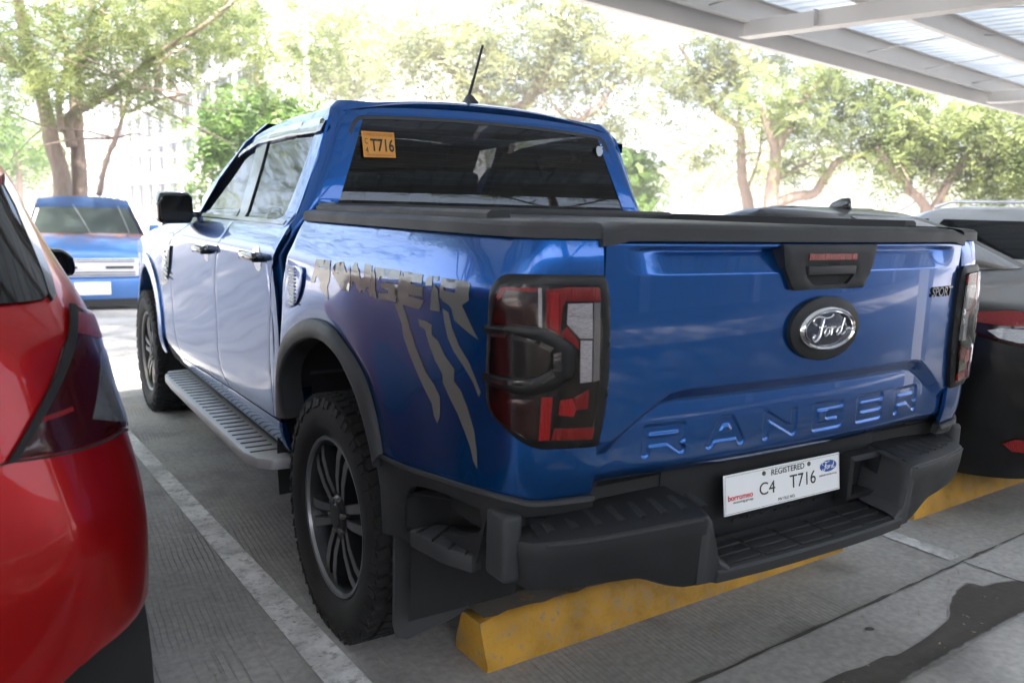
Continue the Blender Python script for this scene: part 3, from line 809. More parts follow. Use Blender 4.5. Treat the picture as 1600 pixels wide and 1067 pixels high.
ribbon('emblem_script', FORD, M_CHROME, eb, (ec + np.array([0, -.0215, 0]), (1, 0, 0), (0, 0, 1)))
# SPORT badge
sp0 = GATE.cast(1466, 457); sp0 = np.array([.578, 1.187])
spy = float(gate_y(np.float64(sp0[0]), np.float64(sp0[1])))
sb = put_text('sport_badge', 'SPORT', M_GLOSSB, truck, ((sp0[0], spy - .0015, sp0[1]), (1, .10, 0), (0, 0, 1)), 1, .003, (.132, .030), bold=.03, shear=.15)
put_text('badge_face', 'SPORT', M_RIMF, sb, ((sp0[0], spy - .0052, sp0[1]), (1, .10, 0), (0, 0, 1)), 1, .0003, (.127, .025), shear=.15)

# ---- tail lamps, outlined on the bed corner
def tl(pts): return [np.array(p) for p in BED.px([(740 + .2997 * a, 400 + .2997 * b) for a, b in pts])]
frame_o = crv([(76, 500), (82, 350), (90, 200), (108, 150), (150, 108), (215, 94), (400, 97), (600, 99)], 3) + [np.array(q) for q in [(672, 100), (690, 135)]] + crv([(702, 200), (706, 330), (704, 500), (694, 700), (668, 870), (648, 965)], 3) + [np.array(q) for q in [(640, 985)]] + crv([(600, 994), (400, 1004), (330, 1000), (250, 965), (150, 880), (95, 815), (74, 750), (71, 640)], 3)
frame_i = crv([(100, 560), (106, 380), (128, 210), (150, 168), (185, 148), (330, 146), (500, 150)], 3) + [np.array(q) for q in [(640, 152), (655, 172)]] + crv([(656, 400), (642, 650), (624, 830), (607, 935)], 3) + crv([(590, 948), (340, 955), (270, 942), (170, 868), (112, 800), (99, 720)], 3)
fo, fi = tl(frame_o), tl(frame_i)
M_LAMPB = mat('lamp_black', (.006, .006, .0065), .4, spec=.3)
lamp = skin('tail_lamp', BED, fo, M_LAMPB, truck, step=.014, off=.010, thick=.02, roll=.005)
skin('lens', BED, fi, M_SMOKE, lamp, step=.014, off=.0125, thick=.01, roll=.001)
piece = lambda nm, pts, m, off=.0145, roll=.001: skin(nm, BED, tl(pts), m, lamp, step=.012, off=off, thick=.004, roll=roll)
piece('lens_red', [(135, 215), (160, 165), (330, 165), (330, 185), (185, 182), (150, 230)], M_REDL)
piece('lens_red', [(372, 175), (480, 160), (640, 162), (648, 232), (470, 232), (455, 260), (440, 400), (470, 430), (450, 415), (372, 365)], M_REDL)
piece('lens_red', [(440, 405), (475, 365), (532, 440), (532, 480), (500, 450)], M_REDL)
piece('light_guide', [(390, 190), (432, 190), (432, 385), (390, 365)], M_REDB, .0165)
piece('light_guide', [(335, 165), (352, 165), (352, 370), (335, 365)], M_CLEAR, .015)
piece('reverse_lens', [(478, 245), (605, 242), (605, 425), (540, 425), (474, 352)], M_CLEAR, .0165, .002)
piece('reverse_lens', [(543, 435), (603, 435), (600, 648), (540, 655)], M_CLEAR, .0165, .002)
piece('lens_grey', [(612, 240), (646, 240), (640, 640), (608, 650)], mat('grey_lens', (.12, .125, .13), .15, coat=1))
piece('light_guide', [(350, 730), (402, 728), (385, 950), (335, 952)], M_REDB, .0165)
piece('lens_red', [(412, 890), (612, 885), (604, 945), (395, 950)], M_REDL)
piece('reflector', [(440, 745), (500, 735), (520, 790), (505, 830), (432, 820)], M_REDB, .0165)
piece('lens_red', [(505, 735), (585, 690), (580, 790), (525, 795)], M_REDL)
piece('lens_red', [(130, 260), (325, 200), (325, 350), (118, 345)], M_REDD)
piece('lens_red', [(110, 740), (330, 735), (322, 945), (265, 930), (170, 858), (120, 800)], M_REDD)
guard = skin('lamp_guard', BED, tl([(76, 358), (240, 352), (340, 368), (420, 405), (500, 462), (512, 490), (508, 590), (498, 625), (400, 695), (320, 716), (240, 712), (110, 668), (72, 640), (73, 602), (110, 612), (260, 632), (330, 622), (388, 592), (398, 570), (398, 500), (385, 478), (300, 432), (200, 404), (80, 398)]), M_LAMPB, lamp, step=.012, off=.021, thick=.012, roll=.004)
for q in [[(122, 392), (198, 398), (190, 418), (128, 410)], [(222, 400), (325, 432), (318, 455), (226, 424)], [(345, 438), (405, 470), (388, 492), (338, 462)], [(402, 500), (440, 492), (440, 590), (402, 590)], [(345, 640), (400, 600), (410, 618), (352, 655)], [(205, 640), (320, 642), (300, 668), (205, 664)], [(115, 630), (185, 640), (185, 664), (120, 652)]]:
    skin('guard_pad', BED, tl(q), M_GLOSSB, lamp, step=.012, off=.0235, thick=.004, roll=.0012)
COVER_LATER = True

# ---- decals on the bed side
P1 = lambda pts: [(470 + a / 8.96, 390 + b / 8.96) for a, b in pts]
P2 = lambda pts: [(600 + a / 8.96, 400 + b / 8.96) for a, b in pts]
P4 = lambda pts: [(400 + a / 4, 480 + b / 4) for a, b in pts]
DEC = [(P1([(215, 135), (425, 150), (412, 340), (402, 440), (376, 520), (392, 722), (330, 610), (268, 545), (275, 460), (245, 390), (218, 372), (195, 466), (138, 462), (170, 350), (195, 250)]), P1([(258, 236), (332, 242), (332, 258), (258, 254)])),
       (P1([(500, 185), (600, 170), (628, 280), (642, 335), (666, 300), (690, 215), (694, 330), (700, 420), (672, 592), (590, 570), (545, 520), (520, 478), (480, 400), (438, 330), (455, 250)]), P1([(520, 318), (552, 318), (552, 332), (520, 332)])),
       (P1([(718, 262), (760, 180), (786, 190), (816, 290), (846, 422), (890, 380), (885, 290), (905, 195), (1000, 225), (1000, 350), (966, 555), (930, 520), (890, 602), (860, 560), (830, 608), (790, 540), (776, 470), (736, 440), (716, 520), (704, 480), (708, 380)]), None),
       (P1([(1012, 290), (1036, 240), (1050, 400), (1046, 560), (1072, 682), (975, 660), (942, 560), (985, 440)]), None),
       ([(587.7, 417.3), (626.8, 422.9), (624.5, 436.8), (595.6, 431.5), (591.5, 438), (589.2, 430)], None),
       ([(598.3, 440.8), (624, 445.2), (618.4, 471.8), (592.2, 468.2), (593, 457.2), (606.7, 457.6), (606.7, 452.3), (596.5, 449.5)], None),
       (P2([(292, 215), (550, 260), (535, 382), (380, 362), (376, 390), (550, 430), (546, 572), (350, 540), (352, 560), (572, 622), (500, 745), (284, 688), (178, 668), (262, 218), (276, 300)]), None),
       (P2([(598, 332), (640, 280), (690, 280), (676, 416), (584, 416)]), None), (P2([(714, 285), (772, 285), (770, 340), (742, 352), (710, 335)]), None),
       (P2([(705, 395), (760, 470), (792, 782), (648, 755), (676, 480)]), None),
       (P2([(820, 305), (1150, 350), (1196, 374), (1212, 412), (1195, 620), (1098, 692), (1190, 896)]) + [(743, 521), (748.5, 531), (735, 522), (722, 511), (710, 500)] + P2([(950, 740), (905, 680), (830, 640), (786, 570), (792, 450)]), P2([(838, 438), (1006, 464), (1000, 516), (845, 482)])),
       (P4([(868, -20), (915, -25), (940, 40), (962, 120), (1002, 250), (1062, 400), (1120, 490), (1152, 560), (1152, 680), (1136, 728), (1115, 680), (1100, 600), (1050, 500), (1000, 390), (960, 290), (925, 190), (912, 100)]), None),
       (P4([(1018, 72), (1070, 88), (1102, 110), (1100, 172), (1142, 212), (1182, 300), (1242, 385), (1240, 460), (1282, 520), (1322, 620), (1366, 770), (1382, 900), (1386, 1012), (1360, 960), (1340, 870), (1300, 760), (1260, 660), (1210, 560), (1170, 470), (1168, 420), (1120, 330), (1080, 220), (1058, 140), (1022, 115)]), None),
       (P4([(1168, 8), (1205, 30), (1228, 130), (1272, 240), (1332, 340), (1372, 440), (1406, 530), (1396, 562), (1360, 470), (1300, 370), (1240, 280), (1200, 190), (1180, 100)]), None)]
for q, h in DEC:
    skin('decal', BED, [np.array(p) for p in BED.px(q)], M_GREY, truck, holes=[[np.array(p) for p in BED.px(h)]] if h else (), step=.018, off=.0012, thick=0)
# fuel door
fd = crv(BED.px([(458, 416), (472, 417), (476, 424), (474, 447), (466, 472), (453, 481), (446, 476), (446, 462), (452, 430)]), 3, True)
M_FDOOR = mat('silver_grey_cover', (.33, .34, .35), .35, metal=.5)
fdo = skin('fuel_door', BED, fd, M_BLUE, truck, step=.015, off=.009, thick=.01, roll=.002)
fc = np.mean(fd, 0)
for k in range(11):
    v = fc[1] - .062 + k * .0122
    skin('cover_rib', BED, [np.array([fc[0] - .034, v]), np.array([fc[0] + .034, v]), np.array([fc[0] + .034, v + .007]), np.array([fc[0] - .034, v + .007])], M_FDOOR, fdo, step=.03, off=.013, thick=.004)

# ---- wheel-arch flares
def flare(sf, outer, inner, name='wheel_arch_flare', m=M_TRIM2, bulge=.03, n=48):
    o = resamp(crv(outer, 6), n); i = resamp(crv(inner, 6), n); secs = []
    for a, b in zip(o, i):
        sct = []
        for t, h in ((0, .002), (.06, .012), (.3, bulge * .75), (.65, bulge), (.92, bulge * .98), (1.0, bulge * .8), (1.0, -.05)):
            u, v = a + (b - a) * t; p, nn = sf.pn(u, v); nn = np.array([nn[0], nn[1], 0]); nn /= np.linalg.norm(nn); sct.append(p + nn * h)
        secs.append(sct)
    return loft(name, secs, m, truck)
# the flare stands proud, so its inner edge is cast on a plane 3 cm outside the body
FL = Surf(lambda u, v: (-.958, 1.75 - u, v), 0, 2, .3, 1.3, 40, 30)
go = [(434, 650), (435, 590), (441, 540), (455, 515), (472, 501), (487, 497), (505, 501), (522, 512), (540, 535), (555, 557), (570, 585), (582, 620), (593, 665), (600, 708)]
gi = [(441, 655), (437, 600), (442, 567), (454, 545), (467, 534), (482, 529), (497, 531), (512, 541), (530, 562), (545, 592), (557, 620), (570, 660), (578, 690), (585, 730)]
flr = flare(BED, [BED.cast(*q) for q in go], [FL.cast(*q) for q in gi])
mirror(flr)
# inner wheel house (a dark barrel) so that nothing shows through the arch
def wheelhouse(yc, zc, r, x0=-.90, x1=-.55):
    secs = []
    for x in (x0, x1): secs.append([(x, yc + r * math.cos(a), zc + r * math.sin(a) * 1.02) for a in np.linspace(-.25, math.pi + .25, 24)])
    secs.append([(x1, yc + .01 * math.cos(a), zc + .01 * math.sin(a)) for a in np.linspace(-.25, math.pi + .25, 24)])
    return loft('wheel_house', secs, M_UNDER, truck)
mirror(wheelhouse(WY + .03, .42, .60))

# ---- wheels
def make_wheel(parent, x, y, z, rt=.405, steer=0):
    w_ = empty('wheel', (x, y, z), steer); w_.parent = parent
    prof = [(-.085, .262), (-.112, .270), (-.128, .300), (-.132, .340), (-.126, .372), (-.108, .392), (-.07, .396), (0, .397), (.07, .396), (.108, .392), (.126, .372), (.132, .34), (.128, .30), (.112, .27), (.085, .262)]
    ty = lathe('tyre', [(h, r * rt / .405) for h, r in prof], 80, M_RUBBER, w_, 'x', angle=60)
    # tread blocks and shoulder lugs
    bm = bmesh.new(); NB = 58
    for k in range(NB):
        for row, (xa, wd, ln, sk) in enumerate([(-.105, .034, .030, .25), (-.058, .040, .028, -.3), (0, .046, .027, .3), (.058, .040, .028, -.3), (.105, .034, .030, .25)]):
            a = 2 * math.pi * (k + (.5 if row % 2 else 0)) / NB
            vs = add_box(bm, (0, 0, 0), (wd, ln, .016))
            bmesh.ops.rotate(bm, cent=(0, 0, 0), matrix=Matrix.Rotation(sk, 3, 'Z'), verts=vs)
            bmesh.ops.translate(bm, vec=(xa, 0, .397), verts=vs)
            bmesh.ops.rotate(bm, cent=(0, 0, 0), matrix=Matrix.Rotation(a, 3, 'X'), verts=vs)
        for sx in (-1, 1):
            a = 2 * math.pi * (k + (.25 if k % 2 else 0)) / NB
            vs = add_box(bm, (0, 0, 0), (.012, .026, .036 if k % 2 else .024))
            bmesh.ops.rotate(bm, cent=(0, 0, 0), matrix=Matrix.Rotation(-sx * .3, 3, 'Y'), verts=vs)
            bmesh.ops.translate(bm, vec=(sx * .124, 0, .374), verts=vs)
            bmesh.ops.rotate(bm, cent=(0, 0, 0), matrix=Matrix.Rotation(a, 3, 'X'), verts=vs)
    tr = from_bm('tread', bm, M_RUBBER, w_); tag(tr, kind='stuff')
    # raised sidewall lettering blocks (plain bars)
    rim = lathe('rim', [(-.10, .268), (-.108, .262), (-.104, .252), (-.085, .245), (-.06, .236), (.09, .225), (.1, .24), (.10, .262)], 64, M_RIM, w_, 'x')
    lathe('rim_lip', [(-.104, .266), (-.113, .262), (-.111, .252), (-.100, .249)], 64, M_RIMF, w_, 'x')
    lathe('brake_disc', [(.0, .05), (-.012, .06), (-.012, .165), (0, .17), (.012, .165)], 40, M_STEELD, w_, 'x')
    lathe('rim_back', [(.03, .0), (.03, .235)], 40, M_UNDER, w_, 'x')
    for k in range(6):
        a = 2 * math.pi * k / 6 + .26
        for sgn in (-1, 1):
            # one half of a split spoke: from the hub out to the lip
            r0, r1 = .055, .249; o0, o1 = sgn * .021, sgn * .036; w0, w1 = .013, .020
            P = []
            for (r, o, hw, xf, xb) in ((r0, o0, w0, -.088, -.03), (.13, sgn * .026, .016, -.097, -.035), (.20, sgn * .032, .018, -.097, -.045), (r1, o1, w1, -.088, -.055)):
                P.append([(xf, o - hw, r), (xf, o + hw, r), (xb, o + hw * .8, r), (xb, o - hw * .8, r)])
            rot = Matrix.Rotation(a, 3, 'X')
            P = [[tuple(rot @ Vector(q)) for q in s_] for s_ in P]
            loft('spoke', P, M_RIM, w_, closed=True, angle=30)
            F_ = [[tuple(rot @ Vector((xf - .0012, o + d * hw * .8, r))) for d in (-1, 1)] for (r, o, hw, xf) in ((.075, sgn * .023, w0, -.0895), (.13, sgn * .026, .016, -.097), (.20, sgn * .032, .018, -.097), (.246, o1, w1, -.0885))]
            loft('spoke_face', F_, M_RIMF, w_)
    hub = lathe('hub_cap', [(-.03, .072), (-.085, .070), (-.096, .058), (-.098, .040), (-.103, .036), (-.105, 0)], 32, M_RIM, w_, 'x')
    for k in range(6):
        a = 2 * math.pi * (k + .5) / 6 + .26
        lathe('lug_nut', [(-.085, .011), (-.102, .010), (-.105, .006), (-.105, 0)], 8, M_STEELD, w_, 'x', (0, .056 * math.cos(a), .056 * math.sin(a)))
    return w_
FWY = 4.56
wl = make_wheel(truck, -.80, WY, .388)
wf = copy_tree(wl); wf.location = (-.80, FWY, .388); wf.rotation_euler = (.4, 0, R(0))
for y, a in ((WY, .2), (FWY, .7)):
    c = copy_tree(wl); c.location = (.80, y, .388); c.rotation_euler = (a, 0, math.pi)
# mud flap behind the rear wheel
flap = prism('mud_flap', [(-.905, .66), (-.655, .66), (-.648, .25), (-.665, .215), (-.70, .195), (-.86, .165), (-.895, .18), (-.905, .22)], .012, mat('mud_flap_rubber', (.035, .036, .037), .6, var=.35, vscale=7), truck, .003, 1, (0, .66, 0))
flap.rotation_euler = (R(0), 0, 0); mirror(flap)
# ---- lower trim panel behind the wheel, with the corner step
LOW = Surf(lambda s, z: tuple(np.array(bed_f(s, max(z, .62))) + np.array([0, 0, z - max(z, .62)])), 0, _sl[-1], .30, 1.0, 150, 60)
tt = LOW.px([(588, 709), (603, 714), (650, 734), (700, 750), (750, 765), (800, 778), (830, 784), (870, 782), (925, 775)])
tt = [np.array(p) for p in crv(tt, 3)]
tb = LOW.px([(925, 790), (880, 800), (830, 806), (790, 803), (765, 800)]) + LOW.px([(752, 850), (745, 880), (700, 870), (650, 852), (628, 838), (600, 832)])
hole = [np.array(p) for p in crv(LOW.px([(641, 765), (655, 759), (700, 772), (745, 792), (752, 800), (750, 832), (700, 832), (645, 832), (636, 820), (635, 790)]), 3, True)]
lowp = skin('lower_trim', LOW, tt + [np.array(p) for p in tb], M_TRIM, truck, holes=[hole], step=.02, off=.006, thick=.02, roll=.002)
mirror(lowp)
edge_hi = loft('trim_lip', [[np.array(LOW.pn(*q)[0]) + LOW.pn(*q)[1] * h + np.array([0, 0, dz]) for h, dz in ((.004, .006), (.011, .005), (.012, -.004), (.006, -.008))] for q in tt], M_TRIM2, truck)
mirror(edge_hi)
# pocket behind the hole
pb = LOW.px([(636, 770), (752, 790), (752, 835), (636, 835)])
pk = [LOW.pn(*q)[0] for q in pb]
V = [tuple(p) for p in pk] + [(p[0] + .13, p[1], p[2]) for p in pk]
mirror(mesh('step_pocket', V, [(4, 5, 6, 7), (0, 1, 5, 4), (1, 2, 6, 5), (2, 3, 7, 6), (3, 0, 4, 7)], M_UNDER, truck))
# corner step plate with ribs
def stepz(u, v, z): return onz(u, v, z)
ZS = .60
so_ = [onz(u, v, ZS) for u, v in [(640, 827), (690, 853), (738, 868), (752, 862), (752, 838), (700, 818), (672, 818)]]
pl = [(p[0], p[1]) for p in so_]
stp = prism('corner_step', pl, -.045, M_TRIM2, truck, .006, 2, (0, 0, ZS), ((1, 0, 0), (0, 1, 0), (0, 0, 1)))
for k in range(4):
    a = onz(*[(652, 832), (676, 845), (702, 857), (728, 866)][k], ZS); b = onz(*[(681, 818), (705, 822), (728, 832), (748, 842)][k], ZS)
    loft('step_rib', [[(p[0] + d * .006, p[1] + d * .006, ZS + h) for d, h in ((-1, -.001), (-.6, .005), (.6, .005), (1, -.001))] for p in (a, b)], M_TRIM, stp)
mirror(stp)

# ---- rear bumper
bump = empty('rear_bumper', (0, 0, .45)); bump.parent = truck
def by(x): return -.058 + .107 * (abs(x) / .827) ** 2.5
B0 = np.array([0, 0, -.45])
def zt_(x): return .688 - .016 * ss(.42, .827, abs(x))
def wing(x):
    """cross-section of a bumper end at x < 0: pad on top, tall face, undercut"""
    ax = abs(x); y = by(x); zb = .548 - .045 * (1 - ss(.44, .60, ax)); zt = zt_(x)
    return [(x, .13, zt + .034), (x, y + .06, zt + .022), (x, y + .022, zt + .010), (x, y + .005, zt + .002), (x, y, zt - .010), (x, y + .004, zt - .05), (x, y + .012, zb + .03), (x, y + .022, zb + .008), (x, y + .045, zb), (x, .13, zb)]
secs = []
for (x, y, k) in ((-.880, .18, 1), (-.876, .14, 1), (-.870, .11, 1), (-.862, .086, .8), (-.848, .066, .5)):
    zt, zb = .668, .548; a, b = .06 * k, .06 * (1 - k)
    q = lambda d: (x + d * k, y + d * (1 - k))
    secs.append([(*q(.10), zt + .034), (*q(.06), zt + .022), (*q(.022), zt + .010), (*q(.005), zt + .002), (*q(0), zt - .010), (*q(.004), zt - .05), (*q(.012), zb + .03), (*q(.022), zb + .008), (*q(.045), zb), (*q(.10), zb)])
for x in np.r_[np.linspace(-.825, -.60, 10), np.linspace(-.585, -.415, 9)]: secs.append(wing(x))
secs = [[tuple(np.array(p) + B0) for p in s_] for s_ in secs]
wg = loft('bumper_end', secs, M_TRIM, bump, closed=True, angle=30)
bead = tube('edge_bead', [tuple(np.array((x, by(x) - .0005, zt_(x) - .004)) + B0) for x in np.linspace(-.82, -.43, 14)], .003, M_TRIM2, bump, 6)
box('end_frame', tuple(np.array((-.874, .140, .650)) + B0), (.05, .086, .160), M_TRIM2, bump, bev=.014, seg=3)
for k in range(8):
    x = -.79 + k * .056
    y0 = by(x) + .034
    loft('pad_rib', [[tuple(np.array((x + d * .012 + (y - y0) * .10, y, zt_(x) + .0125 + (y - y0) * .20 + h)) + B0) for d, h in ((-1, -.001), (-.75, .005), (.75, .005), (1, -.001))] for y in (y0, y0 + .008, y0 + .056, y0 + .064)], M_TRIM2, bump)
# inner cheek sloping down to the step
ck = []
for (x, zt) in ((-.428, .692), (-.408, .690), (-.398, .676), (-.385, .63), (-.370, .575), (-.335, .552)):
    y = by(x)
    ck.append([tuple(np.array(q) + B0) for q in ((x, .11, zt + .026), (x, .05, zt + .014), (x, y + .022, zt + .006), (x, y + .006, zt - .002), (x, y + .001, zt - .012), (x, y + .012, .515), (x, .06, .50))])
cheek = loft('bumper_cheek', ck, M_TRIM2, bump)
for o_ in [c for c in bump.children if c.name.split('.')[0] in ('bumper_end', 'edge_bead', 'end_frame', 'pad_rib', 'bumper_cheek')]: mirror(o_, bump)
sx = .372
stepp = loft('step_plate', [[tuple(np.array(q) + B0) for q in ((x, .095, .556), (x, by(x) + .03, .549), (x, by(x) + .006, .546), (x, by(x), .540), (x, by(x) + .004, .514), (x, by(x) + .03, .506), (x, .095, .506))] for x in np.linspace(-sx, sx, 25)], M_TRIM2, bump, closed=True, angle=30)
for i in range(5):
    for j in range(3):
        x = -.27 + i * .135; y = by(x) + .035 + j * .036
        box('step_pad', tuple(np.array((x, y, .5508 + j * .0022)) + B0), (.122, .030, .006), M_TRIM, bump, bev=.002, seg=1)
for sx_ in (-.2025, -.0675, .0675, .2025): box('step_groove', tuple(np.array((sx_, .022, .5545)) + B0), (.006, .115, .002), M_GAP, bump)
# back panel and licence plate
box('back_panel', tuple(np.array((0, .125, .64)) + B0), (.86, .02, .235), M_TRIM, bump)
for k in range(7): box('vent_slot', tuple(np.array((-.16 + k * .055, .1005, .590)) + B0), (.026, .004, .007), M_GAP, bump)
pc = np.array([0, .080, .672]); PW, PH = .473, .108
Xp = np.array([1, 0, 0]); Yp = np.array([0, .12, .993])
plate = prism('licence_plate', [(-PW / 2, -PH / 2), (PW / 2, -PH / 2), (PW / 2, PH / 2), (-PW / 2, PH / 2)], .004, M_WHITE, truck, .0012, 1, tuple(pc), (tuple(Xp), tuple(Yp), (0, .993, -.12)))
fp = lambda a, b, d=.0008: tuple(pc + Xp * a + Yp * b - np.array([0, .993, -.12]) * d)
put = lambda nm, t, m, a, b, wd, h, **k: put_text(nm, t, m, plate, (fp(a, b), Xp, Yp), 1, .0002, (wd, h), **k)
put('plate_word', 'REGISTERED', M_INK, .013, .0375, .136, .0165, bold=.01)
put('plate_number', 'C4', M_INK, -.072, -.002, .062, .034)
put('plate_number', 'T716', M_INK, .074, .0, .110, .037)
put('plate_note', 'MV FILE NO.', M_INK, .006, -.0405, .070, .0085)
put('dealer_name', 'borromeo', M_INKR, -.176, -.008, .094, .0155, bold=.02)
put('dealer_line', 'motoring group', M_INK, -.166, -.0225, .076, .0085, shear=.2)
put('plate_small_print', 'BORROMEO MOTORS CO. INC.', M_INK, .184, -.003, .078, .0045)
V = [fp(.184 + .037 * math.cos(a), .022 + .0165 * math.sin(a), .001) for a in np.linspace(0, 2 * math.pi, 33)[:-1]]
mesh('plate_oval', V, [tuple(range(32))], mat('plate_blue', (.02, .08, .33), .3), plate)
ribbon('plate_script', [([(a * .42 + .184, b * .42 + .021) for a, b in st], r * .33) for st, r in FORD], M_WHITE, plate, (np.array(fp(0, 0, .0014)), Xp, Yp), n=5)
for a, b, c_, d_ in ((-PW / 2 + .004, PW / 2 - .004, PH / 2 - .005, PH / 2 - .0042), (-PW / 2 + .004, PW / 2 - .004, -PH / 2 + .0042, -PH / 2 + .005), (-PW / 2 + .004, -PW / 2 + .0048, -PH / 2 + .005, PH / 2 - .005), (PW / 2 - .0048, PW / 2 - .004, -PH / 2 + .005, PH / 2 - .005)):
    mesh('plate_border', [fp(a, c_), fp(b, c_), fp(b, d_), fp(a, d_)], [(0, 1, 2, 3)], M_INK, plate)
for a in (-.085, .100): lathe('plate_screw', [(0, .0065), (-.003, .006), (-.0035, 0)], 10, M_STEELD, plate, 'y', fp(a, .0395, 0))
# trailer-plug recess right of the plate
bm = bmesh.new()
hx0, hx1, hz0, hz1 = .268, .385, .60, .70
o_ = [(hx0 - .016, hz0 - .016), (hx1 + .016, hz0 - .016), (hx1 + .02, hz1 + .016), (hx0 - .012, hz1 + .016)]; i_ = [(hx0, hz0), (hx1, hz0), (hx1, hz1), (hx0, hz1)]
V = [(a, .060, b - .45) for a, b in o_] + [(a, .056, b - .45) for a, b in i_] + [(a, .13, b - .45) for a, b in i_] + [(a, .10, b - .45) for a, b in o_]
sk_ = mesh('socket_recess', V, [(i, (i + 1) % 4, 4 + (i + 1) % 4, 4 + i) for i in range(4)] + [(4 + i, 4 + (i + 1) % 4, 8 + (i + 1) % 4, 8 + i) for i in range(4)] + [(8, 9, 10, 11)] + [(i, 12 + i, 12 + (i + 1) % 4, (i + 1) % 4) for i in range(4)], M_TRIM, bump)
# panel filling between bumper and tailgate
box('bumper_filler', tuple(np.array((0, .17, .735)) + B0), (1.62, .10, .03), M_UNDER, bump)
box('corner_filler', (-.74, .26, .70), (.24, .26, .12), M_UNDER, truck)
box('corner_filler', (.74, .26, .70), (.24, .26, .12), M_UNDER, truck)

# ---- cab
W_ = table([(.36, .84), (.44, .872), (.50, .900), (.58, .914), (.70, .912), (.85, .910), (1.0, .916), (1.12, .926), (1.19, .9335), (1.205, .935), (1.218, .9325), (1.25, .918), (1.285, .893), (1.31, .868), (1.335, .846), (1.36, .834), (1.45, .797), (1.55, .757), (1.65, .720), (1.70, .702), (1.745, .682), (1.775, .655), (1.80, .61), (1.81, .56)])
def cab_f(y, z):
    t = max(0, y - 3.6); return (-(W_(z) - .020 * t * t), y, z)
CAB = Surf(cab_f, 1.5, 5.6, .38, 1.805, 190, 110, centre=(0, 3.0, .9))
def cb(pts): return [np.array(p) for p in CAB.px(pts)]
# dark inner shell just inside the skins: shut lines and window surrounds show it
shell = []
ZW = [.44, .50, .58, .70, .85, 1.0, 1.1, 1.2, 1.25, 1.29, 1.32]
def inner(y): return [(-(W_(z) - .012), y, z) for z in ZW]
mirror(loft('body_inner', [inner(y) for y in (1.70, 2.0, 2.5, 3.0, 3.45, 3.95)], M_GAP, truck))
seam_fr = cb([(364, 346), (350, 366), (340, 383), (336.5, 410), (335.5, 430), (336.4, 474), (339, 505), (340, 546), (347, 581), (360, 606)])
seam_r = cb([(456, 340), (443, 366), (432, 386), (426, 405), (423.5, 425), (422, 474), (421, 546), (424, 604), (428.5, 652)])
seam_ff = cb([(302, 346), (285, 358), (266, 380), (266, 430), (268, 447), (270, 488), (275, 529), (288, 561)])
BELT = 1.318
fixb = lambda c: [np.array([c[0][0], BELT])] + [np.array(p) for p in crv(c, 3)][1:]
sfr, sr, sff = fixb(seam_fr), fixb(seam_r), fixb(seam_ff)
bot = lambda a, b, n=8: [a + (b - a) * k / n for k in range(1, n)]
rear_door = inset(sr + bot(sr[-1], sfr[-1]) + sfr[::-1], .0028)
front_door = inset(sfr + bot(sfr[-1], sff[-1]) + sff[::-1], .0028)
rd = skin('rear_door', CAB, rear_door, M_BLUE, truck, step=.024, thick=.011, roll=.0012)
fdr = skin('front_door', CAB, front_door, M_BLUE, truck, step=.024, thick=.011, roll=.0012)
# quarter strip behind the rear door, up into the C pillar
gapx = cb([(487, 330), (470, 352), (452, 384), (440, 412), (434, 450), (431, 520), (431, 600), (436, 662)])
qs_ = [np.array(p) for p in sr] + [np.array([1.685, .60]), np.array([1.68, .75]), np.array([1.68, 1.0]), np.array([1.68, 1.2]), np.array([1.68, BELT])]
skin('quarter_strip', CAB, inset(qs_, .0028), M_BLUE, truck, step=.024, thick=.011, roll=.0012)
# sill
sill = [np.array([1.66, .46]), np.array([1.66, .575])] + [q - np.array([0, .006]) for q in ([sr[-1]] + bot(sr[-1], sfr[-1]) + [sfr[-1]] + bot(sfr[-1], sff[-1]) + [sff[-1]])] + [np.array([sff[-1][0] + .16, sff[-1][1] - .02]), np.array([sff[-1][0] + .2, .46])]
skin('sill', CAB, sill, M_BLUE, truck, step=.024, thick=.02, roll=.004)
# front fender with its arch and vent
arch_f = cb([(285, 561), (266, 545), (257, 520), (252, 490), (247, 462), (240, 436), (232, 418), (226, 412), (219, 417)])
fa = [np.array([FWY - .56 * math.cos(t), .40 + .60 * math.sin(t)]) for t in np.linspace(.28, math.pi - .3, 26)]
hood_l = [np.array([5.16, .70]), np.array([5.20, .9]), np.array([5.16, 1.04]), np.array([5.0, 1.10]), np.array([4.6, 1.155]), np.array([4.2, 1.20]), np.array([3.8, 1.25]), np.array([3.5, 1.285]), np.array([sff[0][0], BELT])]
fender = inset([np.array(p) for p in sff] + [np.array([sff[-1][0] + .05, .50])] + fa + hood_l, .0028)
fnd = skin('front_fender', CAB, fender, M_BLUE, truck, step=.03, thick=.011, roll=.0012)
afo = [np.array([FWY - .60 * math.cos(t), .40 + .64 * math.sin(t)]) for t in np.linspace(.12, math.pi - .2, 22)]
afi = [np.array([FWY - .53 * math.cos(t), .39 + .56 * math.sin(t)]) for t in np.linspace(.12, math.pi - .2, 22)]
M_FLAREF = M_BLUE
ff_ = flare(CAB, afo, afi, m=M_BLUE, bulge=.022); mirror(ff_)
mirror(wheelhouse(FWY, .40, .58, -.89))
vn = cb([(263, 384), (268, 384), (266, 415), (261, 438), (254, 446), (256, 415)])
vent = skin('fender_vent', CAB, vn, M_GLOSSB, truck, step=.03, off=.012, thick=.012, roll=.002)
vc = np.mean(vn, 0)
for k in range(6): skin('vent_fin', CAB, [np.array([vc[0] - .05, vc[1] - .085 + k * .032]), np.array([vc[0] + .04, vc[1] - .075 + k * .032]), np.array([vc[0] + .04, vc[1] - .063 + k * .032]), np.array([vc[0] - .05, vc[1] - .073 + k * .032])], M_CHROME, vent, step=.05, off=.017, thick=.005)
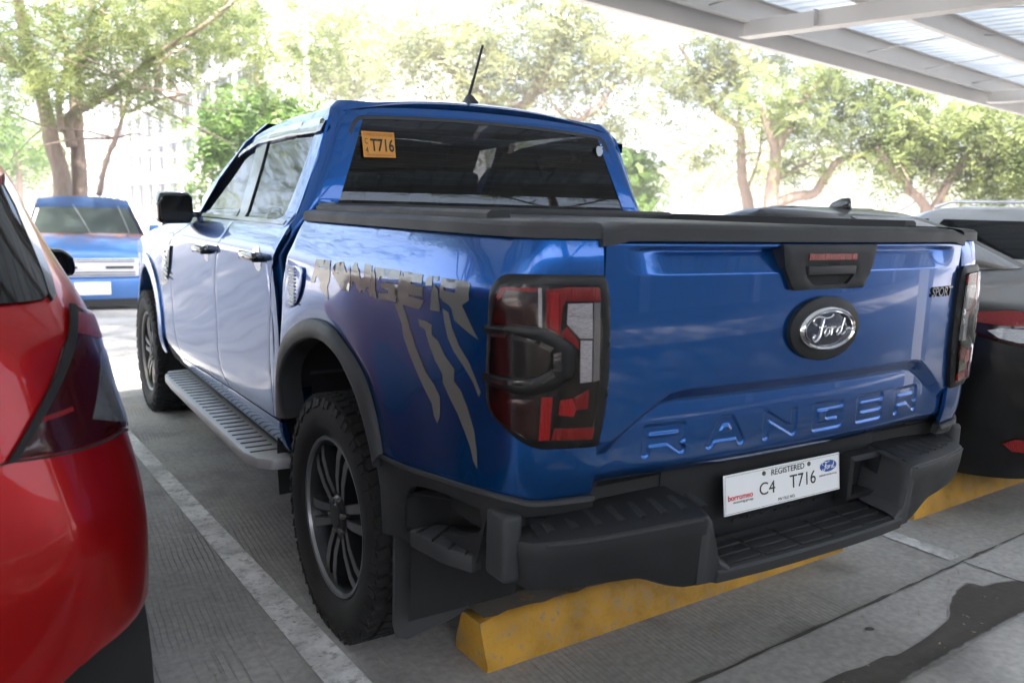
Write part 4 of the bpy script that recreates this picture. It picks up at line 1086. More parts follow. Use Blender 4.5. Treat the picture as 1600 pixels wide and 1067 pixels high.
# glasshouse: body-coloured frame, then panes
roofl = cb([(316, 309), (340, 276), (361, 249), (385, 225), (409, 207), (433, 195), (463, 184), (496, 175)])
A0 = np.array([sff[0][0] - .0, BELT])
frame_out = [A0] + [np.array(p) for p in crv(roofl, 3)] + [np.array([1.76, 1.757]), np.array([1.725, 1.72]), np.array([1.70, 1.55]), np.array([1.685, 1.40]), np.array([1.68, BELT])]
fw = cb([(317, 341), (322, 317), (340, 289), (361, 264), (385, 243), (401, 229)]); fw2 = cb([(366, 341)])
front_win = [np.array(p) for p in crv(fw, 3)] + fw2
rw = cb([(382, 340), (419, 225), (455, 217), (489, 211), (478, 245), (462, 289), (447, 327), (440, 335), (428, 340)])
rear_win = [np.array(p) for p in rw]
fra = skin('window_frame', CAB, frame_out, M_BLUE, truck, holes=[inset(front_win, -.012), inset(rear_win, -.012)], step=.024, thick=.012, roll=.001)
skin('front_side_window', CAB, inset(front_win, -.014), M_GLASS, truck, step=.03, off=-.005, thick=.002)
skin('rear_side_window', CAB, inset(rear_win, -.014), M_GLASS, truck, step=.03, off=-.005, thick=.002)
M_PILLAR = mat('satin_black_pillar', (.02, .02, .022), .25, coat=.5)
bp_ = cb([(367, 343), (402, 228), (418, 225), (381, 342)])
skin('pillar_trim', CAB, bp_, M_PILLAR, truck, step=.03, off=.002, thick=.008)
skin('waist_trim', CAB, [np.array([sff[0][0] - .06, BELT - .006]), np.array([sff[0][0] - .06, BELT + .008]), np.array([1.74, BELT + .008]), np.array([1.74, BELT - .006])], M_PILLAR, truck, step=.05, off=.004, thick=.008)
# rain visors over both side windows
vis = cb([(347, 276), (361, 257), (384, 236), (408, 217), (440, 203), (480, 192), (508, 186), (513, 190), (505, 206), (497, 209), (455, 215), (408, 226), (385, 240), (362, 260)])
M_VISOR = mat('smoke_acrylic_visor', (.02, .021, .023), .06, coat=1)
skin('rain_visor', CAB, vis, M_VISOR, truck, step=.018, off=.016, thick=.003, roll=.004)
for nm in ('rear_door', 'front_door', 'quarter_strip', 'sill', 'front_fender', 'window_frame', 'front_side_window', 'rear_side_window', 'pillar_trim', 'waist_trim', 'rain_visor'):
    for o in [c for c in truck.children if c.name == nm]: mirror(o)
# roof, rear corner pillars, rear window
def roof_f(x, y):
    z = 1.828 - .055 * (abs(x) / .60) ** 2.4
    t = max(0, y - 2.25); z -= .16 * t * t
    t2 = max(0, 1.80 - y); z -= 1.6 * t2 * t2 + .1 * t2
    return (x, y, z)
ROOF = Surf(roof_f, -.68, .68, 1.68, 3.3, 60, 60)
edge = [(-.640, 1.715), (-.650, 1.85), (-.640, 2.0), (-.632, 2.25), (-.622, 2.5), (-.61, 2.7), (-.58, 2.8)]
ro = [np.array(p) for p in crv(edge, 4)] + [np.array([0, 2.86])] + [np.array([-p[0], p[1]]) for p in crv(edge, 4)[::-1]]
rf = skin('roof', ROOF, ro, M_BLUE, truck, step=.035, thick=.02, roll=.002)
# rounded rear corner between side frame and back wall
def back_y(z): return float(np.interp(z, [1.2, 1.32, 1.387, 1.70, 1.76, 1.82], [1.69, 1.655, 1.642, 1.702, 1.722, 1.76]))
zz = [.62, .8, 1.0, 1.2, 1.30, 1.36, 1.42, 1.50, 1.58, 1.66, 1.71, 1.75, 1.785]
def cor(z):
    w0 = W_(z); yb = back_y(z); r_ = .055
    return [(-w0, yb + r_ + .012, z)] + [(-w0 + r_ * (1 - math.cos(a)), yb + r_ * (1 - math.sin(a)), z) for a in np.linspace(.05, math.pi / 2, 7)] + [(-w0 + .13, yb - .001, z)]
mirror(loft('cab_corner', [cor(z) for z in zz], M_BLUE, truck, angle=60))
BACK = Surf(lambda x, z: (x, back_y(z) - .012 * (1 - (x / .7) ** 2), z), -.82, .82, .62, 1.83, 60, 60)
hw = lambda z: W_(z) - .05
outer = [np.array([-hw(z), z]) for z in (1.30, 1.36, 1.45, 1.55, 1.65, 1.72, 1.765)] + [np.array([-.52, 1.785]), np.array([-.3, 1.805]), np.array([0, 1.812]), np.array([.3, 1.805]), np.array([.52, 1.785])] + [np.array([hw(z), z]) for z in (1.765, 1.72, 1.65, 1.55, 1.45, 1.36, 1.30)]
win = crv([(-.715, 1.42), (-.71, 1.375), (-.68, 1.352), (-.3, 1.350), (0, 1.350), (.3, 1.350), (.68, 1.352), (.71, 1.375), (.715, 1.42), (.672, 1.55), (.622, 1.675), (.597, 1.715), (.54, 1.732), (.25, 1.745), (0, 1.748), (-.25, 1.745), (-.54, 1.732), (-.597, 1.715), (-.622, 1.675), (-.672, 1.55)], 3, True)
skin('cab_back', BACK, outer, M_BLUE, truck, holes=[[np.array(p) for p in win]], step=.03, thick=.015, roll=.001)
box('cab_back_lower', (0, 1.715, .98), (1.70, .03, .72), M_UNDER, truck)
def glassmat(name, tint, refl=1.5):
    m = bpy.data.materials.new(name); m.use_nodes = True; t = m.node_tree; N = t.nodes.new; L = t.links.new
    t.nodes.remove(t.nodes['Principled BSDF']); out = t.nodes['Material Output']
    tr = N('ShaderNodeBsdfTransparent'); tr.inputs[0].default_value = (*tint, 1)
    gl = N('ShaderNodeBsdfGlossy'); gl.inputs['Roughness'].default_value = .02; gl.inputs[0].default_value = (.9, .95, 1, 1)
    fr = N('ShaderNodeFresnel'); fr.inputs[0].default_value = refl
    mx = N('ShaderNodeMixShader'); L(fr.outputs[0], mx.inputs[0]); L(tr.outputs[0], mx.inputs[1]); L(gl.outputs[0], mx.inputs[2]); L(mx.outputs[0], out.inputs[0])
    return m
M_COVER = glassmat('clear_lamp_cover', (.95, .90, .90), 1.28)
skin('lamp_cover', BED, fi, M_COVER, lamp, step=.016, off=.0188, thick=0)
mirror(lamp)
M_TINT = glassmat('dark_tinted_glass', (.05, .053, .058))
rwn = skin('rear_window', BACK, inset([np.array(p) for p in win], .004), M_TINT, truck, step=.04, off=-.004, thick=0)
# black ceramic border of the pane
band = [np.array(p) for p in win]
skin('window_seal', BACK, inset(band, -.004), M_PILLAR, truck, holes=[inset(band, .014)], step=.04, off=-.002, thick=.006)
for k in range(12):
    z = 1.41 + k * .024; hwid = .67 - (z - 1.39) * .28
    tube('heater_wire', [tuple(np.array(BACK.f(x, z)) + np.array([0, .004, 0])) for x in np.linspace(-hwid, hwid, 7)], .0004, mat('heater_wire', (.03, .02, .015), .5), rwn, 4)
# stickers on the rear window
sc = [np.array(BACK.f(*BACK.cast(*q))) + np.array([0, -.009, 0]) for q in ((563, 205), (614, 208), (617, 247), (567, 246))]
stk = mesh('sticker', sc, [(0, 1, 2, 3)], M_ORANGE, truck)
X_ = sc[1] - sc[0]; Y_ = sc[0] - sc[3]; wS = np.linalg.norm(X_); hS = np.linalg.norm(Y_); cS = sum(sc) / 4
sput = lambda nm, t, m, a, b, wd, h, **k: put_text(nm, t, m, stk, (cS + X_ * a + Y_ * b + np.array([0, -.0015, 0]), X_, Y_), 1, .0001, (wd * wS, h * hS), **k)
sput('sticker_number', 'T716', M_INK, .10, -.02, .72, .50, bold=.02)
sput('sticker_letter', 'C', M_INK, -.38, .12, .09, .22)
sput('sticker_letter', '4', M_INK, -.38, -.22, .09, .22)
sput('sticker_heading', 'CONDUCTION STICKER', mat('brown_ink', (.35, .10, .02), .5), .0, .38, .9, .11)
sput('sticker_line', 'LAND TRANSPORTATION OFFICE', mat('brown_ink', (.35, .10, .02), .5), .0, -.40, .8, .06)
ac = np.array(BACK.f(*BACK.cast(935, 236))) + np.array([0, -.009, 0])
ap = [(0, -.024), (.009, -.022), (.016, -.013), (.019, -.002), (.017, .006), (.0125, .008), (.013, .012), (.017, .016), (.010, .020), (.003, .0175), (-.004, .0195), (-.012, .019), (-.018, .011), (-.019, -.001), (-.015, -.014), (-.008, -.0225)]
mesh('fruit_sticker', [ac + np.array([p[0], 0, p[1]]) for p in crv(ap, 3, True)], [tuple(range(48))], M_SILVERP, truck)
mesh('fruit_sticker_leaf', [ac + np.array([p[0], 0, p[1]]) for p in [(.001, .021), (.008, .024), (.010, .031), (.003, .028)]], [(0, 1, 2, 3)], M_SILVERP, truck)
# antenna on the roof
ar = np.array(roof_f(.007, 1.89))
M_ANT = mat('antenna_black', (.014, .014, .015), .45)
ant = loft('antenna', [[tuple(ar + np.array([sx_ * w0, y0 + dy * l0, h])) for sx_, dy in ((-1, 0), (-.6, -1), (.6, -1), (1, 0), (.5, 1.3), (-.5, 1.3))] for (h, w0, l0, y0) in ((-.004, .030, .045, 0), (.015, .026, .040, 0), (.040, .013, .022, .008), (.05, .006, .010, .012))], M_ANT, truck, closed=True)
tube('mast', [tuple(ar + np.array([0, .012, .045])), tuple(ar + np.array([.02, -.0, .13])), tuple(ar + np.array([.045, -.02, .255]))], [.0075, .006, .0055], M_ANT, ant, 8)
# windscreen, bonnet, front
def bonnet(x, y):
    t = (y - 3.35) / 1.95; w_b = abs(x) / .80
    return (x, y, 1.305 - .10 * t - .13 * max(0, t - .55) ** 2 * 4 - .045 * w_b ** 3 + .015 * (1 - w_b ** 2))
BON = Surf(bonnet, -.86, .86, 3.2, 5.36, 40, 40)
skin('bonnet', BON, [np.array(p) for p in [(-.84, 3.35), (-.82, 4.2), (-.80, 4.9), (-.74, 5.25), (0, 5.34), (.74, 5.25), (.80, 4.9), (.82, 4.2), (.84, 3.35)]], M_BLUE, truck, step=.08, thick=.02)
ws0, ws1 = [], []
loft('windscreen', [[(x, 2.83 - .06 * (x / .6) ** 2, 1.745 - .03 * (x / .6) ** 2) for x in np.linspace(-.58, .58, 9)], [(x * 1.2, 3.15 - .05 * (x / .6) ** 2, 1.53) for x in np.linspace(-.58, .58, 9)], [(x * 1.40, 3.45 - .12 * (x / .6) ** 2, 1.29) for x in np.linspace(-.58, .58, 9)]], M_TINT, truck)
for sg in (-1, 1): loft('front_pillar', [[(sg * (w0 - d), y + e, z) for d, e in ((0, 0), (.0, .03), (.05, .06), (.07, .02))] for (w0, y, z) in ((.868, 3.20, 1.30), (.80, 2.98, 1.50), (.73, 2.74, 1.67), (.665, 2.6, 1.752))], M_BLUE, truck, closed=True)
nose = loft('nose', [[(x, 5.30 + .08 * (1 - (x / .9) ** 2) + dy, z) for x in np.linspace(-.76, .76, 13)] for z, dy in ((.42, -.15), (.60, -.08), (.85, -.06), (1.05, -.09), (1.12, -.16))], M_BLUE, truck)
for sg in (-1, 1): box('headlamp', (sg * .66, 5.2, .98), (.26, .08, .12), M_CLEAR, truck, bev=.02)
for k in range(4): box('grille_bar', (0, 5.33, .80 + k * .07), (1.0, .02, .03), M_GLOSSB, nose)
# wing mirror
mc = np.array([-.975, 3.14, 1.35])
mir = prism('wing_mirror', [(-0.0882, -0.0630), (-0.0924, 0.0252), (-0.0756, 0.0756), (0.0588, 0.0798), (0.0798, 0.0588), (0.0840, -0.0420), (0.0672, -0.0756), (-0.0672, -0.0798)], .11, M_GLOSSB, truck, .02, 3, tuple(mc), ((1, 0, 0), (0, 0, 1), (0, 1, 0)))
prism('mirror_glass', [(-0.0714, -0.0504), (-0.0756, 0.0210), (-0.0630, 0.0605), (0.0504, 0.0630), (0.0655, 0.0462), (0.0672, -0.0336), (0.0521, -0.0588), (-0.0521, -0.0630)], .004, M_GLASS, mir, 0, 1, tuple(mc + np.array([0, -.003, 0])), ((1, 0, 0), (0, 0, 1), (0, 1, 0)))
prism('mirror_cap', [(-0.0907, -0.0336), (-0.0949, 0.0252), (-0.0773, 0.0798), (0.0336, 0.0840), (0.0336, -0.0336)], .09, M_CHROME, mir, .02, 3, tuple(mc + np.array([-.004, .035, .003])), ((1, 0, 0), (0, 0, 1), (0, 1, 0)))
box('mirror_arm', (-.89, 3.17, 1.32), (.12, .05, .03), M_GLOSSB, mir, bev=.01)
mirror(mir)
# door handles in black bowls
for (u, v) in ((401, 402), (321, 391)):
    c_ = CAB.cast(u, v); hp_, hn = CAB.pn(*c_)
    bw = skin('handle_bowl', CAB, [np.array([c_[0] + .055 * math.cos(t), c_[1] - .004 + .05 * math.sin(t)]) for t in np.linspace(0, 2 * math.pi, 25)[:-1]], M_CHROME, truck, step=.02, off=.003, thick=.004, roll=.002)
    o = prism('door_handle', [(-.10, -.014), (-.105, 0), (-.09, .017), (.09, .019), (.105, 0), (.095, -.016)], .022, M_GLOSSB, bw, .006, 2, (hp_[0] - .046, c_[0], c_[1] + .004), ((0, 1, 0), (0, 0, 1), (1, 0, 0)))
    for d in (-.085, .085): box('handle_foot', (hp_[0] - .02, c_[0] + d, c_[1]), (.05, .03, .026), M_GLOSSB, bw, bev=.005)
    mirror(bw)
# running board
M_BOARD = mat('silver_grey_step', (.5, .5, .505), .5, metal=.3, var=.12, vscale=5)
ZB = .43
bo = [onz(u, v, ZB) for u, v in [(270, 590), (273, 603), (300, 632), (330, 660), (360, 688), (385, 708), (405, 719), (440, 722), (462, 720)]]
bx = np.mean([p[0] for p in bo[2:6]])
bpts = [(-.84, 3.62), (-.965, 3.60), (-1.000, 3.50), (-1.008, 3.3), (-1.008, 2.2), (-1.008, 1.84), (-.985, 1.74), (-.94, 1.69), (-.84, 1.68)]
brd = prism('running_board', bpts, -.045, M_BOARD, truck, .008, 2, (0, 0, ZB), ((1, 0, 0), (0, 1, 0), (0, 0, 1)))
for k in range(26):
    y = 1.82 + k * .068
    box('tread_slot', (-.935, y, ZB + .0008), (.105, .012, .003), M_TRIM, brd)
for y in (2.0, 2.7, 3.35): box('board_bracket', (-.86, y, .40), (.18, .05, .03), M_UNDER, brd)
loft('sill_skirt', [[(-.885, y, .475), (-.875, y, .45), (-.84, y, .435), (-.80, y, .43)] for y in (1.68, 3.7)], M_TRIM2, truck)
mirror(brd)
# chassis
ch = box('chassis_rail', (-.45, 2.8, .54), (.10, 4.8, .12), M_UNDER, truck); mirror(ch)
box('axle', (0, WY, .39), (1.4, .10, .10), M_UNDER, truck, bev=.03)
lathe('differential', [(-.14, .02), (-.11, .10), (0, .14), (.11, .10), (.14, .02)], 20, M_UNDER, truck, 'x', (0, WY, .39))
box('floor_pan', (0, 2.95, .60), (1.7, 4.4, .04), M_UNDER, truck)
box('spare_wheel', (0, .72, .54), (.66, .66, .20), M_UNDER, truck, bev=.1, seg=3)
tube('exhaust', [(.5, 3.0, .42), (.55, 1.6, .45), (.62, .7, .50), (.62, .25, .47)], .035, M_STEELD, truck, 10)
for sg in (-1, 1):
    tube('leaf_spring', [(sg * .55, .35, .55), (sg * .55, .75, .36), (sg * .55, WY, .32), (sg * .55, 1.6, .38), (sg * .55, 1.85, .52)], .03, M_UNDER, truck, 6)
# seats behind the glass
M_CABIN = mat('cabin_lining', (.05, .05, .052), .9)
for x in (-.40, .0, .40):
    box('rear_seat', (x, 1.92, 1.12), (.40, .14, .50), M_SEAT, truck, bev=.04)
    h = box('headrest', (x, 1.90, 1.445 if x else 1.40), (.26, .09, .16 if x else .1), M_SEAT, truck, bev=.035, seg=3)
for x in (-.40, .40):
    box('front_seat', (x, 2.75, 1.10), (.48, .16, .62), M_SEAT, truck, bev=.06)
    box('headrest', (x, 2.73, 1.50), (.26, .10, .17), M_SEAT, truck, bev=.035, seg=3)
box('dashboard', (0, 3.35, 1.14), (1.5, .35, .2), M_CABIN, truck, bev=.05)
box('cabin_floor', (0, 2.5, .78), (1.6, 1.7, .05), M_CABIN, truck)
# ================================================================== THE OTHER CARS
class Shell:
    """a car body as stacked rounded outlines: rows of (z, rear y, front y, half width, rear radius, front radius)"""
    BR = [0, .45, 1.05, 3.6, 4.2, 4.6]
    def __init__(s, rows):
        R_ = np.array(rows, float); d = np.array(crv(R_, 6)); d = d[np.argsort(d[:, 0])]
        s.d = d; s.z0, s.z1 = R_[0, 0], R_[-1, 0]
    def row(s, z): return [float(np.interp(z, s.d[:, 0], s.d[:, k])) for k in range(1, 6)]
    def f(s, u, z):
        y0, y1, w, r0, r1 = s.row(z); sg = 1 if u >= 0 else -1; a = abs(u); B = s.BR
        r0 = min(r0, w * .9); r1 = min(r1, w * .9)
        bow0, bow1 = .05, .09
        if a <= B[1]: t = a / B[1]; x = (w - r0) * t; return (sg * x, y0 + bow0 * t * t * .6, z)
        yb = y0 + bow0 * .6; yf = y1 - bow1 * .6
        if a <= B[2]: t = (a - B[1]) / (B[2] - B[1]) * math.pi / 2; return (sg * (w - r0 + r0 * math.sin(t)), yb + r0 * (1 - math.cos(t)), z)
        if a <= B[3]: t = (a - B[2]) / (B[3] - B[2]); return (sg * (w + .012 * math.sin(math.pi * t)), yb + r0 + (yf - r1 - yb - r0) * t, z)
        if a <= B[4]: t = (a - B[3]) / (B[4] - B[3]) * math.pi / 2; return (sg * (w - r1 + r1 * math.cos(t)), yf - r1 + r1 * math.sin(t), z)
        t = (B[5] - a) / (B[5] - B[4]); return (sg * (w - r1) * t, y1 - bow1 * t * t * .6, z)
    def uy(s, y, z, sg=1):
        y0, y1, w, r0, r1 = s.row(z); a = y0 + .03 + r0; b = y1 - .054 - r1
        return sg * (s.BR[2] + (y - a) / (b - a) * (s.BR[3] - s.BR[2]))
def simple_wheel(parent, x, y, r, wd, side, m_rim, spokes=5):
    w_ = empty('wheel', (x, y, r)); w_.parent = parent; w_.rotation_euler = (random.random() * 6, 0, 0 if side < 0 else math.pi)
    h = wd / 2; pr = [(-h * .8, r * .66), (-h, r * .74), (-h, r * .9), (-h * .86, r * .975)]
    for g in (-.55, -.18, .18, .55): pr += [(h * (g - .07), r), (h * (g - .055), r - .007), (h * (g + .055), r - .007), (h * (g + .07), r)]
    pr += [(h * .86, r * .975), (h, r * .9), (h, r * .74), (h * .8, r * .66)]
    ty = lathe('tyre', pr, 64, M_RUBBER, w_, 'x', angle=30)
    bm = bmesh.new()
    for k in range(56):
        for sx in (-.78, .78, -.36, .36, 0):
            vs = add_box(bm, (0, 0, 0), (h * .26, .004, .003)); bmesh.ops.rotate(bm, cent=(0, 0, 0), matrix=Matrix.Rotation(.35, 3, 'Z'), verts=vs)
            bmesh.ops.translate(bm, vec=(sx * h, 0, r - (.0045 if abs(sx) > .7 else -.0002)), verts=vs); bmesh.ops.rotate(bm, cent=(0, 0, 0), matrix=Matrix.Rotation(2 * math.pi * (k + sx) / 56, 3, 'X'), verts=vs)
    tag(from_bm('tread', bm, M_GAP, w_), kind='stuff')
    rim = lathe('rim', [(-h * .9, r * .68), (-h * .8, r * .63), (h * .6, r * .6), (h * .8, r * .66)], 48, m_rim, w_, 'x')
    lathe('rim_back', [(0, 0), (0, r * .61)], 32, M_UNDER, w_, 'x')
    for k in range(spokes):
        rot = Matrix.Rotation(2 * math.pi * k / spokes, 3, 'X')
        loft('spoke', [[tuple(rot @ Vector(q)) for q in ((-h * .8, -a, rr), (-h * .8, a, rr), (-h * .4, a, rr), (-h * .4, -a, rr))] for rr, a in ((r * .08, .035), (r * .35, .026), (r * .64, .03))], m_rim, w_, closed=True)
    lathe('hub_cap', [(-h * .4, r * .2), (-h * .88, r * .17), (-h * .9, 0)], 20, m_rim, w_, 'x')
    return w_
def car_body(root, sh, paint_m, axles, r, wd, rim_m, arch=1.22, nz=54, spokes=5, low=None):
    B = sh.BR; us = np.r_[np.linspace(0, B[1], 7)[:-1], np.linspace(B[1], B[2], 15)[:-1], np.linspace(B[2], B[3], 110)[:-1], np.linspace(B[3], B[4], 12)[:-1], np.linspace(B[4], B[5], 7)]
    us = np.r_[us, -us[::-1]]; zs = np.linspace(sh.z0, sh.z1, nz)
    V = [sh.f(u if not (k == len(us) // 2) else -1e-9 - u * 0 - B[5], z) for z in zs for k, u in enumerate(us)]
    if low: V = [(v[0], v[1], max(v[2], low(v))) for v in V]
    n = len(us); Fc = []
    for j in range(nz - 1):
        for i in range(n - 1):
            q = (j * n + i, j * n + i + 1, (j + 1) * n + i + 1, (j + 1) * n + i)
            c = np.mean([V[k] for k in q], 0)
            if any((c[1] - ay) ** 2 + (c[2] - r) ** 2 < (r * arch) ** 2 and abs(c[0]) > .5 for ay in axles): continue
            Fc.append(q)
    Fc.append(tuple((nz - 1) * n + i for i in range(n)))
    bm = bmesh.new(); vv = [bm.verts.new(v) for v in V]
    for f in Fc:
        try: bm.faces.new([vv[i] for i in f])
        except ValueError: pass
    bmesh.ops.remove_doubles(bm, verts=bm.verts[:], dist=2e-4)
    body = from_bm('body', bm, paint_m, root, angle=38)
    y0, y1, w_, _, _ = sh.row(.5)
    box('underbody', (0, (y0 + y1) / 2, .36), (w_ * 1.5, (y1 - y0) * .9, .22), M_UNDER, root)
    for ay in axles:
        for sg in (-1, 1):
            simple_wheel(root, sg * (w_ - wd / 2 - .012), ay, r, wd, sg, rim_m, spokes)
            secs = [[(sg * x, ay + r * arch * math.cos(a), r + r * arch * math.sin(a)) for a in np.linspace(-.3, math.pi + .3, 22)] for x in (w_ - .006, w_ - .28)]
            loft('wheel_house', secs, M_UNDER, root)
    return body
def set_m(sf, root):
    bpy.context.view_layer.update(); sf.M = root.matrix_world.inverted(); return sf
M_REDP = paint('red_car_paint', (.34, .0015, .003), .5, .33, .012, .45)
M_BLACKP = paint('black_car_paint', (.0015, .0015, .0015), .1, .4, .004, .22)
M_SILVER = paint('silver_car_paint', (.45, .46, .47), .6, .35, .05)
M_ALLOY = mat('silver_alloy', (.4, .4, .41), .35, metal=.8)

# ---- red hatchback on the left
red = empty('hatchback_car', (-2.36, .10, 0), R(5), 'glossy red hatchback with smoked tail lamp parked beside the worn white line', 'car')
ins = [(.24, .10), (.30, .055), (.40, .022), (.55, .004), (.68, 0), (.76, .004), (.83, .013), (.93, .033), (1.0, .048), (1.1, .066), (1.17, .085), (1.25, .118), (1.35, .155), (1.44, .182), (1.485, .22), (1.52, .32)]
fy = table([(.2, 3.7), (.5, 3.80), (.75, 3.78), (.88, 3.6), (.95, 3.2), (1.0, 2.98), (1.1, 2.8), (1.3, 2.4), (1.42, 2.12), (1.5, 1.9)])
rows = [(z, i * 1.05 + (.0 if z < 1.2 else (z - 1.2) * .6), fy(z), .845 - i, .40, .45 if z < .95 else .3) for z, i in ins]
RS = Shell(rows)
car_body(red, RS, M_REDP, (.70, 3.12), .305, .185, M_ALLOY, nz=90, low=lambda c: .30 + .25 * float(ss(-.1, .12, c[1])) if c[1] < .6 else 0)
RED = set_m(Surf(RS.f, -.2, 3.6, .26, 1.51, 170, 110, centre=(0, 1.9, .7)), red)
rp = lambda pts: [np.array(p) for p in RED.px(pts)]
lampr = skin('tail_lamp', RED, rp([(113, 478), (132, 484), (150, 496), (166, 522), (179, 562), (190, 612), (196, 652), (188, 668), (150, 690), (100, 705), (22, 718), (44, 672), (70, 615), (95, 545)]), mat('smoked_lamp', (.035, .003, .004), .15, coat=.3, spec=.3), red, step=.014, off=.006, thick=.012, roll=.003)
skin('clear_lens', RED, rp([(152, 503), (165, 525), (178, 566), (188, 612), (193, 648), (176, 660), (140, 656), (150, 600), (153, 550)]), mat('smoked_clear_lens', (.17, .175, .185), .25, metal=.4, coat=.4, var=.5, vscale=40), lampr, step=.014, off=.008, thick=.003, roll=.001)
skin('lens_red', RED, rp([(114, 490), (146, 502), (148, 530), (108, 520)]), M_REDL, lampr, step=.012, off=.008, thick=.003)
skin('lens_red', RED, rp([(48, 657), (108, 636), (110, 643), (50, 664)]), M_REDL, lampr, step=.012, off=.008, thick=.003)
skin('lamp_seam', RED, rp([(104, 477), (114, 479), (24, 720), (8, 724)]), M_GAP, red, step=.02, off=.009, thick=.004)
skin('bumper_seam', RED, rp([(0, 724), (22, 719), (100, 707), (150, 692), (190, 670), (197, 656), (199, 660), (192, 674), (150, 696), (100, 711), (22, 723), (0, 728)]), M_GAP, red, step=.02, off=.003, thick=.003)
U_ = [np.array([-.19, 1.195])]; T_ = [np.array([-.19, 1.45])]
gq = rp([(2, 292), (20, 326), (45, 385), (62, 428), (72, 460), (67, 469), (40, 474), (4, 477)])
sq = rp([(2, 274), (24, 310), (52, 372), (76, 432), (84, 464), (79, 472), (72, 460), (62, 428), (45, 385), (20, 326), (2, 292)])
skin('rear_window', RED, gq + U_ + T_, M_GLASS, red, step=.025, off=.006, thick=.006)
skin('window_seal', RED, sq, M_PILLAR, red, step=.025, off=.008, thick=.01)
mp_ = red.matrix_world.inverted() @ Vector(atd(91, 411, 4.3))
rm = prism('wing_mirror', [(-.085, -.055), (-.09, .03), (-.06, .075), (.03, .07), (.075, .03), (.085, -.03), (.07, -.07), (-.04, -.078)], .10, M_GLOSSB, red, .02, 3, tuple(mp_), ((1, 0, 0), (0, 0, 1), (0, 1, 0)))
prism('mirror_glass', [(-.07, -.045), (-.074, .025), (-.05, .06), (.022, .055), (.055, .022), (.06, -.03), (.05, -.055), (-.03, -.062)], .004, M_GLASS, rm, 0, 1, (mp_.x, mp_.y - .003, mp_.z), ((1, 0, 0), (0, 0, 1), (0, 1, 0)))
box('mirror_arm', (mp_.x - .10, mp_.y + .05, mp_.z - .05), (.14, .05, .03), M_GLOSSB, rm, bev=.01)
for sg in (1, -1):
    for ya, yb in ((.62, 1.35), (1.45, 2.3)):
        skin('side_window', RED if sg > 0 else RED, [np.array([RS.uy(y, z, 1), z]) for y, z in ((ya, 1.06), (yb, 1.03), (min(yb, 2.05) - .1, 1.38), (ya + .12, 1.38))], M_GLASS, red, step=.06, off=.005, thick=.004) if sg > 0 else None

# ---- black sedan on the right
sed = empty('sedan_car', (2.77, .32, 0), R(-1), 'black sedan with red wrap-round tail lamp beyond the blue tailgate', 'car')
rows = [(.22, .10, 4.25, .78, .35, .45), (.30, .05, 4.33, .83, .36, .5), (.42, .02, 4.38, .862, .36, .5), (.60, 0, 4.40, .868, .36, .5), (.78, .01, 4.38, .866, .34, .5), (.90, .03, 4.25, .858, .32, .5), (.965, .06, 4.0, .845, .30, .5), (1.00, .16, 3.5, .83, .28, .45), (1.02, .45, 3.1, .81, .28, .4), (1.06, .70, 2.9, .785, .28, .35), (1.15, .95, 2.68, .735, .28, .3), (1.25, 1.22, 2.45, .675, .28, .3), (1.31, 1.45, 2.25, .62, .26, .28), (1.335, 1.62, 2.10, .55, .24, .25), (1.345, 1.75, 1.98, .40, .15, .15)]
rows = [(z if z < .9 else .9 + (z - .9) * 1.25, *r) for z, *r in rows]
SS = Shell(rows)
car_body(sed, SS, M_BLACKP, (.95, 3.50), .30, .185, M_ALLOY)
SED = set_m(Surf(SS.f, -3.6, .6, .24, 1.45, 170, 110, centre=(0, 2.2, .6)), sed)
sp_ = lambda pts: [np.array(p) for p in SED.px(pts)]
lampS = skin('tail_lamp', SED, sp_([(1500, 486), (1530, 484), (1570, 484), (1625, 488), (1650, 492), (1650, 548), (1600, 543), (1570, 538), (1540, 528), (1510, 520)]), M_REDD, sed, step=.02, off=.008, thick=.012, roll=.003)
skin('lens_red', SED, sp_([(1502, 489), (1570, 487), (1640, 493), (1640, 512), (1560, 508), (1508, 500)]), M_REDL, lampS, step=.02, off=.010, thick=.003)
skin('clear_lens', SED, sp_([(1543, 516), (1565, 513), (1640, 517), (1640, 538), (1590, 536), (1560, 528)]), M_CLEAR, lampS, step=.02, off=.010, thick=.003)
skin('reflector', SED, sp_([(1566, 692), (1585, 686), (1640, 690), (1640, 708), (1580, 704)]), M_REDL, sed, step=.02, off=.008, thick=.004)
gl = lambda sgn: [np.array([sgn * a, z]) for a, z in ((.0, 1.10), (.40, 1.10), (.42, 1.18), (.40, 1.26), (.36, 1.31), (.0, 1.315))]
SEDF = Surf(SS.f, -3.6, 3.6, .24, 1.45, 120, 80, centre=(0, 2.2, .6))
skin('rear_window', SEDF, [np.array(p) for p in [(-.40, 1.13), (.40, 1.13), (.42, 1.23), (.40, 1.33), (.36, 1.40), (-.36, 1.40), (-.40, 1.33), (-.42, 1.23)]], M_GLASS, sed, step=.05, off=.005, thick=.004)
for sg in (-1, 1):
    for ya, yb, yc, yd in ((1.15, 1.95, 1.95, 1.55), (2.02, 2.72, 2.35, 2.02)):
        skin('side_window', SEDF, [np.array([SS.uy(y, z, sg), z]) for y, z in ((ya, 1.12), (yb, 1.12), (yc, 1.36), (yd, 1.36))], M_GLASS, sed, step=.06, off=.004, thick=.004)

prism('roof_fin', [(-.14, -.01), (-.10, .035), (-.03, .062), (.02, .064), (.035, -.01)], .03, M_GLOSSB, sed, .006, 2, (-.015, 1.68, 1.452), ((0, -1, 0), (0, 0, 1), (1, 0, 0)))

